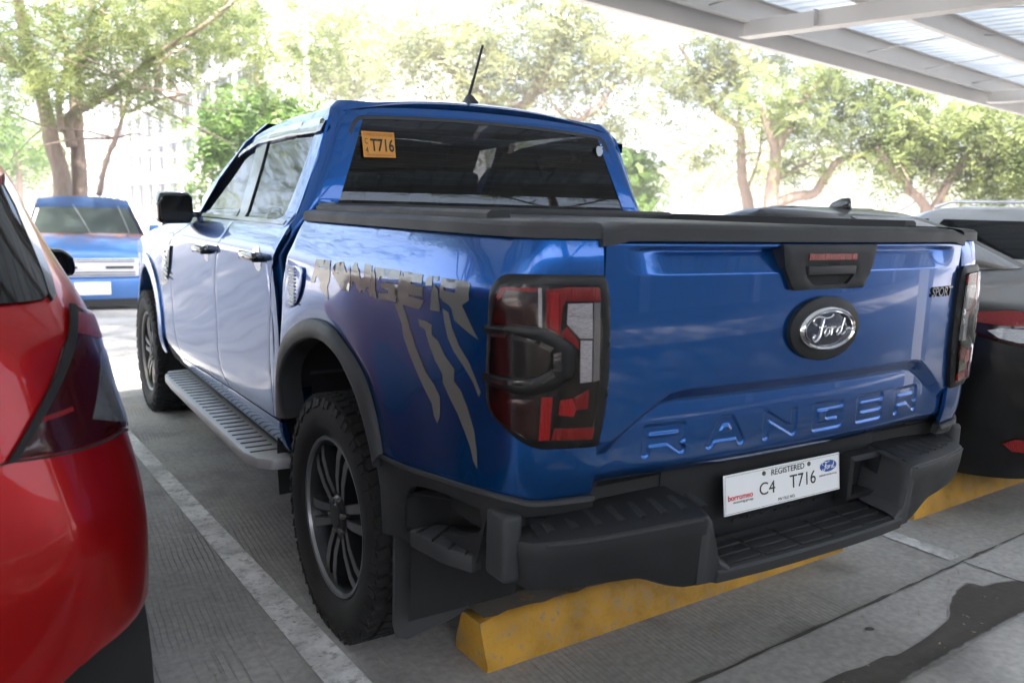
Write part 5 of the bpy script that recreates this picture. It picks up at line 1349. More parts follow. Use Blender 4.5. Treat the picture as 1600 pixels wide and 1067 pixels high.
# ---- silver car beyond it
suv = empty('suv_car', (5.5, .55, 0), R(-2), 'silver car with roof rails parked beyond the black sedan', 'car')
rows = [(.25, .08, 4.2, .80, .3, .4), (.35, .03, 4.28, .85, .3, .45), (.6, 0, 4.33, .88, .3, .45), (.85, .03, 4.25, .875, .28, .45), (.95, .06, 3.8, .86, .28, .4), (1.0, .09, 3.35, .845, .26, .35), (1.08, .16, 3.05, .82, .25, .3), (1.2, .26, 2.8, .765, .24, .28), (1.32, .38, 2.5, .70, .22, .25), (1.39, .5, 2.3, .64, .2, .2), (1.42, .7, 2.1, .5, .15, .15)]
rows = [(z if z < .9 else .9 + (z - .9) * 1.18, *r) for z, *r in rows]
US = Shell(rows); car_body(suv, US, M_SILVER, (.82, 3.4), .33, .2, M_ALLOY)
USF = Surf(US.f, -3.6, 3.6, .3, 1.51, 120, 70, centre=(0, 2.2, .6))
for sg in (-1, 1):
    for ya, yb, yc, yd in ((.62, 1.18, 1.16, .82), (1.26, 2.05, 2.0, 1.26), (2.13, 2.95, 2.4, 2.13)):
        skin('side_window', USF, [np.array([US.uy(y, z, sg), z]) for y, z in ((ya, 1.12), (yb, 1.12), (yc, 1.40), (yd, 1.40))], M_GLASS, suv, step=.06, off=.004, thick=.004)
    tube('roof_rail', [(sg * .60, .75, 1.50), (sg * .61, .85, 1.545), (sg * .61, 2.0, 1.545), (sg * .60, 2.15, 1.50)], .014, M_CHROME, suv, 8)
skin('rear_window', USF, [np.array(p) for p in [(-.42, 1.11), (.42, 1.11), (.42, 1.25), (.38, 1.40), (-.38, 1.40), (-.42, 1.25)]], M_GLASS, suv, step=.05, off=.005, thick=.004)

# ---- older blue pickup facing the camera, out in the light
fw_ = np.array([CF[0], CF[1]]); 
oc = atd(146, 478, 11.9); OZ = gz(oc[0], oc[1])
tocam = math.atan2(CAM[1] - oc[1], CAM[0] - oc[0])
old = empty('old_pickup', (oc[0], oc[1], OZ), tocam + math.pi / 2 + R(2), 'older blue pickup with leaf-littered bonnet and lifted wipers under the tree', 'pickup truck')
M_BLUE2 = paint('pale_blue_paint', (.05, .15, .38), .3, .4, .15, .25)
# local frame: -y towards the camera, x to its right, z up
def osec(y, w_, zs, r=.05): return y
body_o = loft('body', [[(sx * w_, y, z) for sx, z in ((-.94, .26), (-1, .42), (-1, .68), (-.98, z1 - .05), (-.92, z1), (-.5, z1 + .025), (0, z1 + .03), (.5, z1 + .025), (.92, z1), (.98, z1 - .05), (1, .68), (1, .42), (.94, .26))] for y, w_, z1 in ((-.04, .70, .70), (.0, .76, .76), (.08, .80, .82), (.35, .83, .90), (.8, .845, .965), (1.25, .85, 1.0), (1.5, .85, 1.02), (3.2, .85, 1.02), (5.0, .84, 1.02))], M_BLUE2, old, closed=True)
cabo = loft('cab', [[(sx * w_, y, z) for sx, z, y in ((-.98, .98, y0), (-.97, 1.02, y0 + .02), (-.80, 1.44, y1), (-.74, 1.545, y1 + .05), (-.4, 1.585, y1 + .08), (0, 1.595, y1 + .09), (.4, 1.585, y1 + .08), (.74, 1.545, y1 + .05), (.80, 1.44, y1), (.97, 1.02, y0 + .02), (.98, .98, y0))] for y0, y1, w_ in ((1.15, 1.72, .84), (1.25, 1.80, .845), (2.2, 2.2, .845), (2.9, 2.85, .84), (3.05, 2.95, .82))], mat('dusty_shaded_blue_paint', (.018, .055, .15), .75, var=.3, vscale=9), old, caps=True)  # matte dusty cab paint, darker than the body to stand in for tree shade
prism('header', [(-.66, 1.39), (.66, 1.39), (.64, 1.535), (.34, 1.582), (0, 1.592), (-.34, 1.582), (-.64, 1.535)], .06, MATS['dusty_shaded_blue_paint'], old, .01, 2, (0, 1.69, 0))
M_TINT2 = glassmat('clear_grey_glass', (.5, .55, .55))
M_WS = mat('windscreen_glass', (.03, .04, .042), .06, coat=.6)
prism('windscreen', [(-.74, 0), (.74, 0), (.62, .60), (.58, .63), (-.58, .63), (-.62, .60)], .01, M_WS, old, .004, 1, (0, 1.155, 1.03), ((1, 0, 0), (0, .80, .60), (0, .6, -.8)))
for o in [c for c in old.children if c.name.startswith('windscreen')]:
    o.location = (0, -.012, .012)
M_WIPER = mat('wiper_grey', (.16, .165, .18), .4)
for x0, x1 in ((.06, -.16), (.60, .46)):
    tube('wiper', [(x0, 1.10, 1.02), ((x0 + x1) / 2, 1.22, 1.25), (x1, 1.42, 1.46)], .006, M_WIPER, old, 6)
M_SATIN = mat('bright_satin_chrome', (.72, .72, .74), .32, metal=.35)
gr = box('grille', (0, -.035, .60), (1.22, .05, .26), M_SATIN, old, bev=.02)
for k, z in enumerate((.50, .535, .685, .715)): box('grille_slot', (0, -.062, z), (1.12, .012, .012), M_GAP, gr)
for sx in (-1, 1): box('grille_mesh', (sx * .36, -.062, .605), (.36, .012, .035), M_GAP, gr)
prism('grille_badge', [(-.12, -.022), (-.05, -.022), (-.04, -.045), (.04, -.045), (.05, -.022), (.12, -.022), (.12, .022), (.05, .022), (.04, .045), (-.04, .045), (-.05, .022), (-.12, .022)], .015, M_WHITE, gr, .003, 1, (0, -.078, .605))
for sx in (-1, 1):
    box('headlamp', (sx * .70, -.0, .60), (.24, .08, .22), M_CLEAR, old, bev=.03)
    f_ = box('fog_lamp', (sx * .48, -.09, .30), (.30, .03, .09), M_CLEAR, old, bev=.01)
    for k in range(2): box('fog_bar', (sx * .48, -.108, .285 + k * .03), (.29, .006, .006), M_BLUE2, f_)
    prism('wing_mirror', [(-.09, -.07), (-.08, .07), (.07, .08), (.09, -.06)], .08, M_BLUE2, old, .02, 2, (sx * .98, 1.35, 1.10))
    for ay in (.75, 3.9): simple_wheel(old, sx * .72, ay, .36, .22, sx, M_ALLOY)
bo_ = box('front_bumper', (0, -.06, .30), (1.62, .12, .30), M_BLUE2, old, bev=.04)
box('licence_plate', (0, -.128, .315), (.46, .012, .18), M_WHITE, bo_, bev=.003)
box('skid_plate', (0, .1, .13), (1.4, .4, .14), M_UNDER, old)
# leaf litter on bonnet and roof
LV = []; LF = []; rr = np.random.default_rng(5)
for k in range(1100):
    x = rr.uniform(-.78, .78)
    if k % 3: y = rr.triangular(.2, 1.15, 1.2); z = np.interp(y, [.08, .35, .8, 1.25], [.85, .93, .995, 1.03]) + .006
    else: y = rr.uniform(1.9, 2.8); z = 1.60 - .05 * abs(x); x *= .7
    a = rr.uniform(0, 6.3); l = rr.uniform(.012, .03); b = len(LV)
    LV += [(x + l * math.cos(a), y + l * math.sin(a), z + .004), (x - l * .4 * math.sin(a), y + l * .4 * math.cos(a), z), (x - l * math.cos(a), y - l * math.sin(a), z + .004), (x + l * .4 * math.sin(a), y - l * .4 * math.cos(a), z)]
    LF.append((b, b + 1, b + 2, b + 3))
tag(mesh('leaf_litter', LV, LF, mat('dry_leaf', (.32, .13, .05), .8, var=.4, vscale=30), old), kind='stuff')
# ================================================================== TREES, BUILDING, FENCE
def leaf_mat(name, col, tr):
    m = bpy.data.materials.new(name); m.use_nodes = True; t = m.node_tree; N = t.nodes.new; L = t.links.new
    out = t.nodes['Material Output']; b = t.nodes['Principled BSDF']
    tc = N('ShaderNodeTexCoord'); n = N('ShaderNodeTexNoise'); n.inputs['Scale'].default_value = 1.3; n.inputs['Detail'].default_value = 5; L(tc.outputs['Object'], n.inputs[0])
    rp_ = N('ShaderNodeMapRange'); rp_.inputs[1].default_value = .3; rp_.inputs[2].default_value = .7; L(n.outputs[0], rp_.inputs[0])
    mx = N('ShaderNodeMix'); mx.data_type = 'RGBA'; mx.inputs[6].default_value = (*[c * .72 for c in col], 1); mx.inputs[7].default_value = (min(1, col[0] * 1.5), min(1, col[1] * 1.25), col[2], 1)
    L(rp_.outputs[0], mx.inputs[0]); L(mx.outputs[2], b.inputs['Base Color']); b.inputs['Roughness'].default_value = .55
    tl_ = N('ShaderNodeBsdfTranslucent'); L(mx.outputs[2], tl_.inputs[0])
    ms = N('ShaderNodeMixShader'); ms.inputs[0].default_value = tr; L(b.outputs[0], ms.inputs[1]); L(tl_.outputs[0], ms.inputs[2]); L(ms.outputs[0], out.inputs[0])
    return m
M_LEAF = leaf_mat('feathery_leaf', (.18, .245, .11), .5)
M_LEAF2 = leaf_mat('broad_leaf', (.11, .21, .06), .45)
M_LEAF3 = leaf_mat('pale_leaf', (.20, .245, .14), .5)
M_BARK = mat('grey_brown_bark', (.24, .18, .15), .9, var=.45, vscale=7, bump=.8, bscale=18, stretch=(3, 3, .6))
def fast_mesh(name, V, nq, m, parent):
    """V: (4*nq, 3) corners of quads"""
    me = bpy.data.meshes.new(name); me.vertices.add(4 * nq); me.loops.add(4 * nq); me.polygons.add(nq)
    me.vertices.foreach_set('co', np.asarray(V, np.float32).ravel()); me.loops.foreach_set('vertex_index', np.arange(4 * nq, dtype=np.int32))
    me.polygons.foreach_set('loop_start', np.arange(0, 4 * nq, 4, dtype=np.int32)); me.polygons.foreach_set('loop_total', np.full(nq, 4, np.int32))
    me.update(); me.validate()
    return link(name, me, m, parent)
def norm(a): return a / np.maximum(np.linalg.norm(a, axis=-1, keepdims=True), 1e-9)
def sprays(C, rng, length, pairs, lw, ll, droop=.5):
    """feathered sprays: a rachis from each centre with leaflets in two rows"""
    n = len(C); az = rng.uniform(0, 2 * np.pi, n); el = rng.normal(-.1, .45, n)
    D = np.stack([np.cos(az) * np.cos(el), np.sin(az) * np.cos(el), np.sin(el)], 1)
    up = np.tile([0, 0, 1.], (n, 1)); Sd = norm(np.cross(D, up)); Nn = norm(np.cross(Sd, D))
    roll = rng.normal(0, .5, n)[:, None]; Sd2 = Sd * np.cos(roll) + Nn * np.sin(roll)
    Ls = length * rng.uniform(.6, 1.25, n)
    out = []
    for k in range(pairs):
        t = (k + .5) / pairs
        P = C + D * (Ls * t)[:, None] + np.array([0, 0, -1.]) * (droop * Ls * t * t)[:, None]
        sc = (ll * (1 - .55 * abs(t - .45) * 1.6) * rng.uniform(.75, 1.2, n))[:, None]
        for sg in (-1, 1):
            A = norm(Sd2 * sg + D * .45 + rng.normal(0, .12, (n, 3))); W = norm(D - A * (D * A).sum(1, keepdims=True)) * lw
            out.append(np.stack([P, P + A * sc * .5 + W * .5, P + A * sc, P + A * sc * .5 - W * .5], 1))
    return np.concatenate(out).reshape(-1, 3)
def crown(name, blobs, n, rng, m, parent, length=.45, pairs=7, lw=.035, ll=.10, droop=.5, clus=.45):
    """sprays gathered in clumps spread through ellipsoids (centre, radii, weight)"""
    wts = np.array([b[2] for b in blobs], float); wts /= wts.sum(); C = []
    for (c, r, _), w_ in zip(blobs, wts):
        k = max(3, int(n * w_ / 16)); d = norm(rng.normal(size=(k, 3))) * (rng.uniform(.25, 1, (k, 1)) ** .5)
        cl = np.array(c) + d * np.array(r)
        for q in cl:
            mcount = rng.integers(9, 23); C.append(q + rng.normal(0, 1, (mcount, 3)) * clus * np.array([1, 1, .5]) * rng.uniform(.6, 1.3))
    C = np.concatenate(C); V = sprays(C, rng, length, pairs, lw, ll, droop)
    o = np.array(parent.location)
    return fast_mesh(name, V - o, len(V) // 4, m, parent)
def limb(V, Fc, pts, r0, r1, rng, n=9, wob=.03):
    P = np.array(crv(pts, 5)); k = len(P); P[1:-1] += rng.normal(0, wob, (k - 2, 3)) * r0
    tube_into(V, Fc, P, list(np.linspace(r0, r1, k)), n)
def twigs(V, Fc, pts, rng, cnt, ln, r):
    P = np.array(crv(pts, 5))
    for _ in range(cnt):
        b = P[rng.integers(len(P) // 3, len(P))]; d = norm(rng.normal(size=3) * np.array([1, 1, .45]) + np.array([0, 0, .3])); L_ = ln * rng.uniform(.5, 1.3)
        m1 = b + d * L_ * .5 + rng.normal(0, .08, 3) * L_; e = b + d * L_ + np.array([0, 0, rng.uniform(-.25, .15) * L_])
        tube_into(V, Fc, crv([b, m1, e], 3), list(np.linspace(r, r * .3, 7)), 5)
def tree(name, base, limbs, blobs, n, seed, label, m=M_LEAF, tw=8, twl=1.3, twr=.025, group='trees beyond the car park', **k):
    rng = np.random.default_rng(seed)
    e = empty(name, tuple(base), 0, label, 'tree', group); V = []; Fc = []
    for pts, r0, r1 in limbs:
        pts = [np.array(p, float) - np.array(base) for p in pts]; limb(V, Fc, pts, r0, r1, rng); twigs(V, Fc, pts, rng, tw, twl, twr)
    mesh('trunk', V, Fc, M_BARK, e, smooth=True)
    crown('crown', blobs, n, rng, m, e, **k)
    return e
def G(p): return np.array([p[0], p[1], gz(p[0], p[1])])
A_ = lambda u, v, d: atd(u, v, d)
# the big twin-trunked tree on the left
d = 14.6; tb = atd(100, 430, d); tb = G(tb)
L1 = [([tb + np.array([-.25, 0, 0]), A_(98, 300, d), A_(80, 215, d), A_(66, 150, d), A_(45, 80, d - .3), A_(30, 10, d - .6), A_(15, -80, d - 1)], .165, .07),
      ([tb + np.array([.2, .2, 0]), A_(125, 300, d + .3), A_(121, 220, d + .3), A_(118, 150, d + .3), A_(122, 100, d + .4), A_(150, 70, d + .5), A_(225, 50, d + .6), A_(290, -10, d + .6)], .15, .05),
      ([A_(113, 230, d + .1), A_(108, 185, d), A_(150, 158, d - .3), A_(205, 122, d - .6), A_(240, 90, d - 1), A_(320, 40, d - 1.4), A_(380, -10, d - 1.6)], .10, .03),
      ([A_(98, 205, d), A_(92, 165, d - .3), A_(105, 80, d - .6), A_(75, 20, d - 1)], .07, .03), ([A_(66, 150, d), A_(20, 98, d - .5), A_(-60, 90, d - 1)], .08, .04), ([A_(112, 110, d), A_(160, 20, d), A_(190, -60, d)], .08, .04),
      ([A_(155, 305, d - 1.0), A_(165, 255, d - 1.2), A_(190, 190, d - 1.3), A_(205, 130, d - 1.3)], .05, .02), ([A_(205, 175, d - 1.3), A_(240, 158, d - 1.5), A_(290, 148, d - 1.6)], .03, .015)]
bl = [(A_(60, -40, d), (3.0, 3.0, 1.3), 3), (A_(90, 60, d - .8), (1.5, 1.8, .6), 1.5), (A_(20, 110, d - 1), (1.0, 1.6, .5), 1.2), (A_(180, 20, d), (2.0, 2.0, .9), 2.2), (A_(270, 30, d - 1), (1.8, 2.0, .7), 2.0), (A_(180, 105, d - 1), (.9, 1.2, .4), 1.0), (A_(370, 20, d - 1.2), (1.6, 1.8, .6), 1.4), (A_(100, 120, d - 1.5), (.8, 1.0, .3), .8), (A_(440, -10, d), (1.5, 2, .6), .9), (A_(330, 90, d - 1), (.9, 1.2, .5), .6), (A_(250, 140, d - 1.4), (.6, .8, .4), .35), (A_(0, 170, d + 1), (.8, 1, .4), .6), (A_(430, 110, d), (.5, .8, .5), .4), (A_(450, 50, d), (1.1, 1.5, .8), .7), (np.array([-4.5, 14.5, 4.8]), (2.2, 2.2, 1.6), 2.2), (np.array([-3.6, 17.5, 5.2]), (2.2, 2.2, 1.8), 1.6)]
tree('feathery_tree', tb, L1, bl, 6200, 11, 'twin-trunked feathery tree rising behind the older blue pickup', M_LEAF, 9, 1.2, .022, length=.42, pairs=9, lw=.028, ll=.085, clus=.30)
# broad-leaved tree behind the blue cab roof
d = 20; b_ = G(atd(420, 430, d))
tree('leafy_tree', b_, [([b_, A_(420, 240, d), A_(415, 170, d), A_(400, 120, d)], .14, .05), ([A_(418, 220, d), A_(370, 180, d), A_(335, 165, d)], .06, .02), ([A_(418, 210, d), A_(470, 180, d), A_(510, 175, d)], .06, .02)],
     [(A_(350, 200, d), (.75, .8, .9), 2), (A_(400, 175, d), (1.0, 1, .7), 2), (A_(470, 190, d), (.9, .9, .6), 1.6), (A_(340, 250, d), (.4, .5, .6), .7), (A_(520, 205, d), (.6, .6, .5), .6), (A_(315, 290, d), (.25, .3, .4), .25)], 1900, 12, 'bright green broad-leaved tree behind the cab of the blue pickup', M_LEAF2, 8, .8, .015, length=.35, pairs=4, lw=.07, ll=.14, droop=.9, clus=.22)
# tall feathery tree behind the rear window
d = 25; b_ = G(atd(790, 400, d))
tree('feathery_tree', b_, [([b_, A_(790, 260, d), A_(800, 190, d), A_(830, 150, d), A_(860, 90, d), A_(880, 0, d)], .28, .08), ([A_(800, 185, d), A_(890, 190, d - .5), A_(935, 170, d - 1), A_(960, 130, d - 1)], .10, .04), ([A_(800, 190, d), A_(740, 140, d), A_(690, 100, d), A_(640, 60, d)], .14, .05), ([A_(830, 150, d), A_(930, 100, d), A_(1000, 60, d)], .10, .04)],
     [(A_(720, 90, d), (2.2, 2, 1.3), 2.2), (A_(830, 60, d), (2.4, 2.4, 1.5), 2.6), (A_(930, 100, d), (2, 2, 1.4), 2.2), (A_(800, 140, d), (2.4, 2, .8), 1.8), (A_(650, 60, d), (1.3, 1.6, .9), 1), (A_(900, 10, d), (2.5, 2, 1), 1.6), (A_(960, 190, d), (.9, 1, .6), .7)], 4300, 13, 'pale feathery tree spreading behind the rear window of the blue pickup', M_LEAF3, 12, 1.8, .03, length=.7, pairs=6, lw=.06, ll=.17, clus=.5)
d = 34; b_ = G(atd(545, 400, d))
tree('feathery_tree', b_, [([b_, A_(545, 230, d), A_(550, 150, d), A_(530, 80, d)], .2, .06), ([A_(550, 150, d), A_(590, 90, d), A_(620, 40, d)], .09, .04), ([A_(548, 160, d), A_(500, 110, d), A_(470, 80, d)], .09, .04)],
     [(A_(530, 70, d), (2.2, 2, 1.6), 2), (A_(590, 60, d), (2.2, 2, 1.6), 1.6), (A_(480, 110, d), (1.4, 1.4, 1.0), .8), (A_(560, 140, d), (1.8, 1.8, .8), 1)], 2200, 22, 'far pale tree seen above the blue roof left of the antenna', M_LEAF3, 10, 1.8, .03, length=.9, pairs=5, lw=.08, ll=.22, clus=.6)
# trees right of the cab
d = 22; b_ = G(atd(1180, 400, d))
tree('feathery_tree', b_, [([b_, A_(1170, 325, d), A_(1160, 280, d), A_(1158, 235, d), A_(1155, 200, d), A_(1115, 170, d), A_(1085, 110, d), A_(1060, 70, d)], .17, .04), ([A_(1165, 300, d), A_(1185, 250, d), A_(1190, 200, d)], .05, .02), ([A_(1158, 235, d), A_(1156, 160, d), A_(1170, 90, d), A_(1190, 30, d)], .07, .03), ([A_(1115, 175, d), A_(1140, 130, d), A_(1150, 70, d)], .05, .02)],
     [(A_(1080, 70, d), (1.5, 1.6, 1.2), 2), (A_(1160, 60, d), (1.5, 1.6, 1.3), 2), (A_(1130, 140, d), (1.1, 1.2, .8), 1.2), (A_(1060, 160, d), (1, 1, .8), 1), (A_(1090, 230, d), (.7, .8, .4), .5), (A_(1240, 60, d), (1.2, 1.2, 1), 1.2)], 2500, 14, 'slim feathery tree with forked grey trunk beside the cab', M_LEAF3, 12, 1.2, .022, length=.55, pairs=7, lw=.045, ll=.13, clus=.34)
d = 20; b_ = G(atd(1205, 400, d))
tree('spreading_tree', b_, [([b_, A_(1205, 325, d), A_(1208, 280, d), A_(1212, 240, d), A_(1200, 200, d), A_(1190, 160, d)], .22, .07), ([A_(1207, 320, d), A_(1240, 308, d), A_(1272, 302, d), A_(1290, 275, d), A_(1312, 250, d), A_(1340, 245, d), A_(1400, 230, d)], .14, .05), ([A_(1210, 285, d), A_(1240, 265, d), A_(1275, 250, d)], .05, .02), ([A_(1212, 240, d), A_(1245, 180, d), A_(1270, 140, d), A_(1300, 110, d)], .10, .03)],
     [(A_(1200, 160, d), (1.2, 1.3, .9), 1.6), (A_(1290, 170, d), (1.4, 1.6, 1.0), 2.2), (A_(1380, 180, d), (1.4, 1.6, .9), 2), (A_(1340, 110, d), (1.5, 1.6, .9), 2), (A_(1250, 260, d), (.7, .8, .35), .6), (A_(1420, 240, d), (1.0, 1, .5), 1.1)], 2800, 15, 'spreading tree with a low elbowed limb behind the sedan roof', M_LEAF, 12, 1.1, .022, length=.5, pairs=7, lw=.045, ll=.12, clus=.34)
d = 19; b_ = G(atd(1450, 400, d))
tree('spreading_tree', b_, [([b_, A_(1448, 335, d), A_(1425, 300, d), A_(1395, 265, d), A_(1370, 230, d)], .14, .05), ([A_(1449, 340, d), A_(1470, 310, d), A_(1490, 270, d), A_(1530, 220, d)], .12, .05), ([A_(1490, 270, d), A_(1560, 240, d), A_(1640, 220, d)], .07, .03)],
     [(A_(1460, 190, d), (1.6, 1.6, .9), 2.2), (A_(1550, 210, d), (1.6, 1.6, 1.0), 2.4), (A_(1640, 220, d), (1.5, 1.6, 1.1), 2), (A_(1400, 250, d), (.9, 1, .45), .9), (A_(1560, 280, d), (1.1, 1.2, .4), 1.1), (A_(1700, 150, d), (2, 2, 1.2), 1.5)], 3000, 16, 'leaning leafy tree behind the silver car', M_LEAF, 12, 1.1, .022, length=.5, pairs=6, lw=.055, ll=.13, clus=.34)
d = 23; b_ = G(atd(1000, 400, d))
tree('shrub', b_, [([b_, A_(1002, 310, d), A_(1000, 270, d)], .07, .03)], [(A_(1000, 270, d), (.55, .7, .55), 2), (A_(1010, 305, d), (.5, .6, .4), 1), (A_(985, 245, d), (.4, .5, .35), .8)], 700, 17, 'dense green shrub beside the cab of the blue pickup', M_LEAF2, 5, .5, .012, length=.3, pairs=4, lw=.07, ll=.13, clus=.2)
d = 30; b_ = G(atd(30, 420, d))
tree('leafy_tree', b_, [([b_, A_(30, 280, d), A_(25, 220, d)], .16, .06)], [(A_(20, 220, d), (1.4, 1.5, 1.3), 2), (A_(-40, 200, d), (1.5, 1.5, 1.4), 1)], 800, 18, 'pale green tree standing left of the twin trunks', M_LEAF2, 6, .9, .02, length=.6, pairs=4, lw=.1, ll=.2, clus=.4)
# far belt of trees, one mass
rng = np.random.default_rng(21); far_o = empty('tmp'); bpy.data.objects.remove(far_o)
blobs = []
for k in range(46):
    u = -350 + k * 52 + rng.uniform(-15, 15); dd_ = rng.uniform(42, 60)
    if 110 < u < 330: continue
    blobs.append((A_(u, rng.uniform(215, 275), dd_), (2.8, 2.8, rng.uniform(1.4, 2.6)), 1))
wood = bpy.data.objects.new('far_wood', None); wood.location = (10, 50, 0)
class _P: location = (0, 0, 0)
C_ = []
for c, r, _ in blobs:
    dv = norm(rng.normal(size=(52, 3))) * rng.uniform(.3, 1, (52, 1)) ** .5; C_.append(np.array(c) + dv * np.array(r))
Vf = sprays(np.concatenate(C_), rng, 1.5, 6, .16, .42, .5)
bpy.data.objects.remove(wood)
tag(fast_mesh('far_wood', Vf, len(Vf) // 4, M_LEAF3, None), 'pale far-off wood behind the car park', 'wood', kind='stuff')

# ---- pale building on the left, its face running away from the camera
M_WALL = mat('white_render', (.60, .59, .60), .8, var=.06, vscale=.4)
M_PANE = mat('window_pane', (.015, .02, .035), .4, spec=.1)
bl_ = empty('office_building', (10.6, 46, -.2), 0, 'white office block with rows of paired windows behind the trees', 'building')
BX = 0.0
box('wall', (6, 42, 8.8), (12, 96, 18), M_WALL, bl_)
for fl in range(6):
    z = .6 + fl * 2.85
    box('floor_band', (-.12, 42, z + 2.35), (.24, 96, .3), M_WALL, bl_)
    for k in range(15):
        y = -3 + k * 4.9
        for dy in (0, 2.1):
            w_ = box('window', (-.03, y + dy, z + 1.15), (.10, 1.75, 1.9), M_PANE, bl_)
            box('frame', (-.04, 0 + y + dy, z + 1.15), (.12, .08, 1.7), M_WALL, w_)
        if fl == 0 or True: box('pier', (-.10, y + 3.4, z + 1.0), (.2, .45, 2.6), M_WALL, bl_)
# light steel frame of a shed in front of it
M_CREAM = mat('cream_steel', (.75, .68, .5), .5)
sc_ = empty('steel_truss', (0, 0, 0)); d = 40
p0, p1 = A_(130, 300, d), A_(335, 300, d); sc_.location = (p0[0], p0[1], -.2); O_ = np.array(sc_.location)
tag(sc_, 'cream steel truss frame standing in front of the white office block', 'truss')
tube('chord', [A_(128, 238, d) - O_, A_(345, 246, d) - O_], .07, M_CREAM, sc_); tube('chord', [A_(128, 285, d) - O_, A_(345, 283, d) - O_], .06, M_WALL, sc_)
for k in range(7):
    u = 135 + k * 32; tube('web_bar', [A_(u, 284, d) - O_, A_(u + 16, 259, d) - O_, A_(u + 32, 284, d) - O_], .05, M_WALL, sc_)
for u in (140, 190, 240, 325): tube('upright', [np.r_[A_(u, 250, d)[:2], -.2] - O_, A_(u, 246, d) - O_], .07, M_CREAM, sc_)
# white panel fence behind the older pickup
def fence(u0, u1, vtop, d0, d1, label, n=14):
    a, b = atd(u0, vtop, d0), atd(u1, vtop, d1); h = a[2] - gz(*a[:2])
    e = empty('panel_fence', (a[0], a[1], gz(a[0], a[1])), math.atan2(b[1] - a[1], b[0] - a[0]), label, 'fence'); Lf = math.hypot(b[0] - a[0], b[1] - a[1])
    for k in range(n):
        pw = Lf / n; V = []; Fc = []
        m_ = 8
        for i in range(m_ + 1):
            x = k * pw + (pw - .03) * i / m_; yy = .025 * (i % 2)
            V += [(x, yy, .04), (x, yy, h)]
        Fc = [(2 * i, 2 * i + 2, 2 * i + 3, 2 * i + 1) for i in range(m_)]
        o = mesh('panel', V, Fc, M_WALL, e)
        md = o.modifiers.new('thickness', 'SOLIDIFY'); md.thickness = .01
        box('post', (k * pw - .02, .06, h / 2), (.07, .07, h + .08), M_STEEL, e)
    return e
fence(-120, 345, 318, 21, 22, 'white ribbed panel fence behind the older blue pickup')
fence(1035, 1460, 326, 27, 24, 'long low white fence behind the trees by the cab', 16)
# lamp pole behind the cab
d = 21; pb_ = G(atd(482, 400, d))
pole = empty('lamp_pole', tuple(pb_), 0, 'white lamp pole rising behind the cab roof', 'lamp post')
hh = atd(484, 20, d)[2] - pb_[2]
lathe('pole', [(0, .10), (.3, .09), (hh, .055), (hh, 0)], 14, M_WALL, pole, 'z'); tube('arm', [(0, 0, hh - .05), (.5, -.3, hh + .25), (1.1, -.6, hh + .3)], .035, M_WALL, pole); box('lamp_head', (1.3, -.7, hh + .3), (.5, .2, .09), M_STEEL, pole, bev=.03)
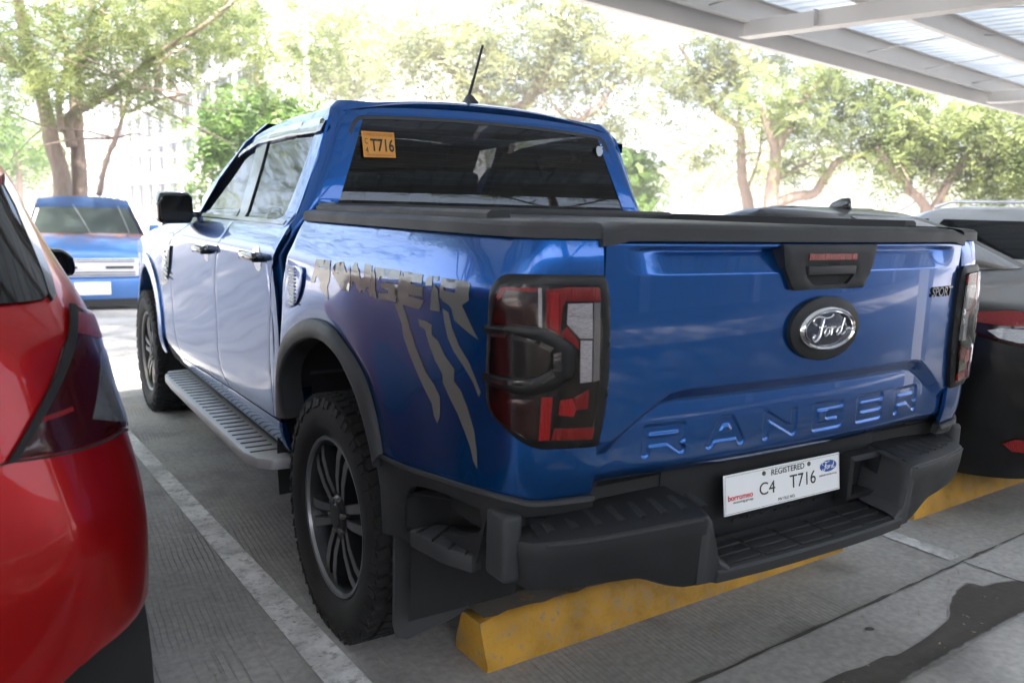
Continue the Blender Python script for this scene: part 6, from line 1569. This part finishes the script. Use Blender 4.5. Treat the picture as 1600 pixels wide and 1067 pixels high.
# ---- unseen trees around the carport, added to shade the ground and show in reflections
for (bx_, by_, x, y, h, sd_, lb) in ((-9.5, 9.5, -2.6, 5.8, 7.2, 32, 'unseen rain tree added to shade the aisle beside the older blue pickup'), (-11.5, 13, -6.5, 9.8, 7.2, 38, 'unseen rain tree added to shade the ground left of the aisle'), (-13, 5.5, -11, 5.0, 5.6, 31, 'rain tree at the left end of the aisle'), (9.5, -10.5, 7.5, -7.2, 6.2, 35, 'unseen rain tree added to shade the ground at the right behind the carport'), (1.5, -10.8, .5, -7.2, 6.4, 36, 'unseen rain tree added to shade the ground behind the middle of the carport'), (-7, -10.6, -6.0, -7.0, 6.2, 37, 'unseen rain tree added to shade the ground behind the red hatchback')):
    b_ = np.array([bx_, by_, gz(bx_, by_)]); t_ = np.array([x, y, h]); f_ = b_ + (t_ - b_) * np.array([.15, .15, .6])
    tree('unseen_rain_tree', b_, [([b_, b_ + (t_ - b_) * np.array([.05, .05, .4]), f_, t_ - np.array([0, 0, .4])], .26, .10), ([f_, t_ + np.array([2.2, 1.2, -.1])], .12, .04), ([f_, t_ + np.array([-1.2, -1.4, .1])], .12, .04)],
         [(t_, (3.4, 3.2, .9), 2), (t_ + np.array([1.8, 2.2, .3]), (2.6, 2.6, .8), 1.5), (t_ + np.array([-1.8, -1.2, .2]), (2.6, 2.4, .8), 1.2)], 2600 if sd_ in (32, 38) else 1600, sd_, lb, M_LEAF, 8, 1.2, .03, 'unseen rain trees around the carport', length=.7, pairs=6, lw=.08, ll=.2, clus=.5)
# unseen wall added behind the walkway to block sky and darken tailgate reflections
bw_ = empty('sky_block_wall', (0, -9.2, 0), R(4), 'unseen grey wall added behind the walkway to darken reflections', 'wall')
M_GWALL = mat('grey_render', (.34, .34, .35), .85, var=.15, vscale=1.2)
for k in range(12): box('wall_panel', (-22 + k * 4, 0, 1.9), (3.97, .16, 3.8), M_GWALL, bw_); box('pier', (-24 + k * 4, .02, 1.95), (.3, .3, 3.9), M_STEEL, bw_)
# small litter on the floor
LV = []; LF = []; rr = np.random.default_rng(9)
for k in range(900):
    if k < 620: x, y = rr.normal(-1.25, .45), rr.uniform(.8, 6.5)
    else: x, y = rr.uniform(-1.0, 3.0), rr.uniform(-.1, 1.0)
    a = rr.uniform(0, 6.3); l = rr.uniform(.003, .011); b = len(LV); z = .010
    LV += [(x + l * math.cos(a), y + l * math.sin(a), z + rr.uniform(0, .006)), (x - l * .45 * math.sin(a), y + l * .45 * math.cos(a), z), (x - l * math.cos(a), y - l * math.sin(a), z + .002), (x + l * .45 * math.sin(a), y - l * .45 * math.cos(a), z)]; LF.append((b, b + 1, b + 2, b + 3))
tag(mesh('leaf_litter', LV, LF, mat('pale_dry_leaf', (.34, .27, .17), .85, var=.5, vscale=60)), 'tiny dry leaves scattered over the concrete', 'litter', kind='stuff')
# ---- thin haze volume added to wash out the background like overexposure glare
hz = box('haze', (0, 45, 10.5), (304, 214, 24), None)
hz.data.materials.clear()
mh = bpy.data.materials.new('washout_haze'); mh.use_nodes = True; th = mh.node_tree
th.nodes.remove(th.nodes['Principled BSDF'])
pvn = th.nodes.new('ShaderNodeVolumePrincipled'); pvn.inputs['Density'].default_value = .0035; pvn.inputs['Color'].default_value = (.97, .97, .95, 1); pvn.inputs['Anisotropy'].default_value = .2
th.links.new(pvn.outputs[0], th.nodes['Material Output'].inputs['Volume'])
hz.data.materials.append(mh)
tag(hz, 'thin pale haze added to wash out the background', 'haze', kind='stuff')
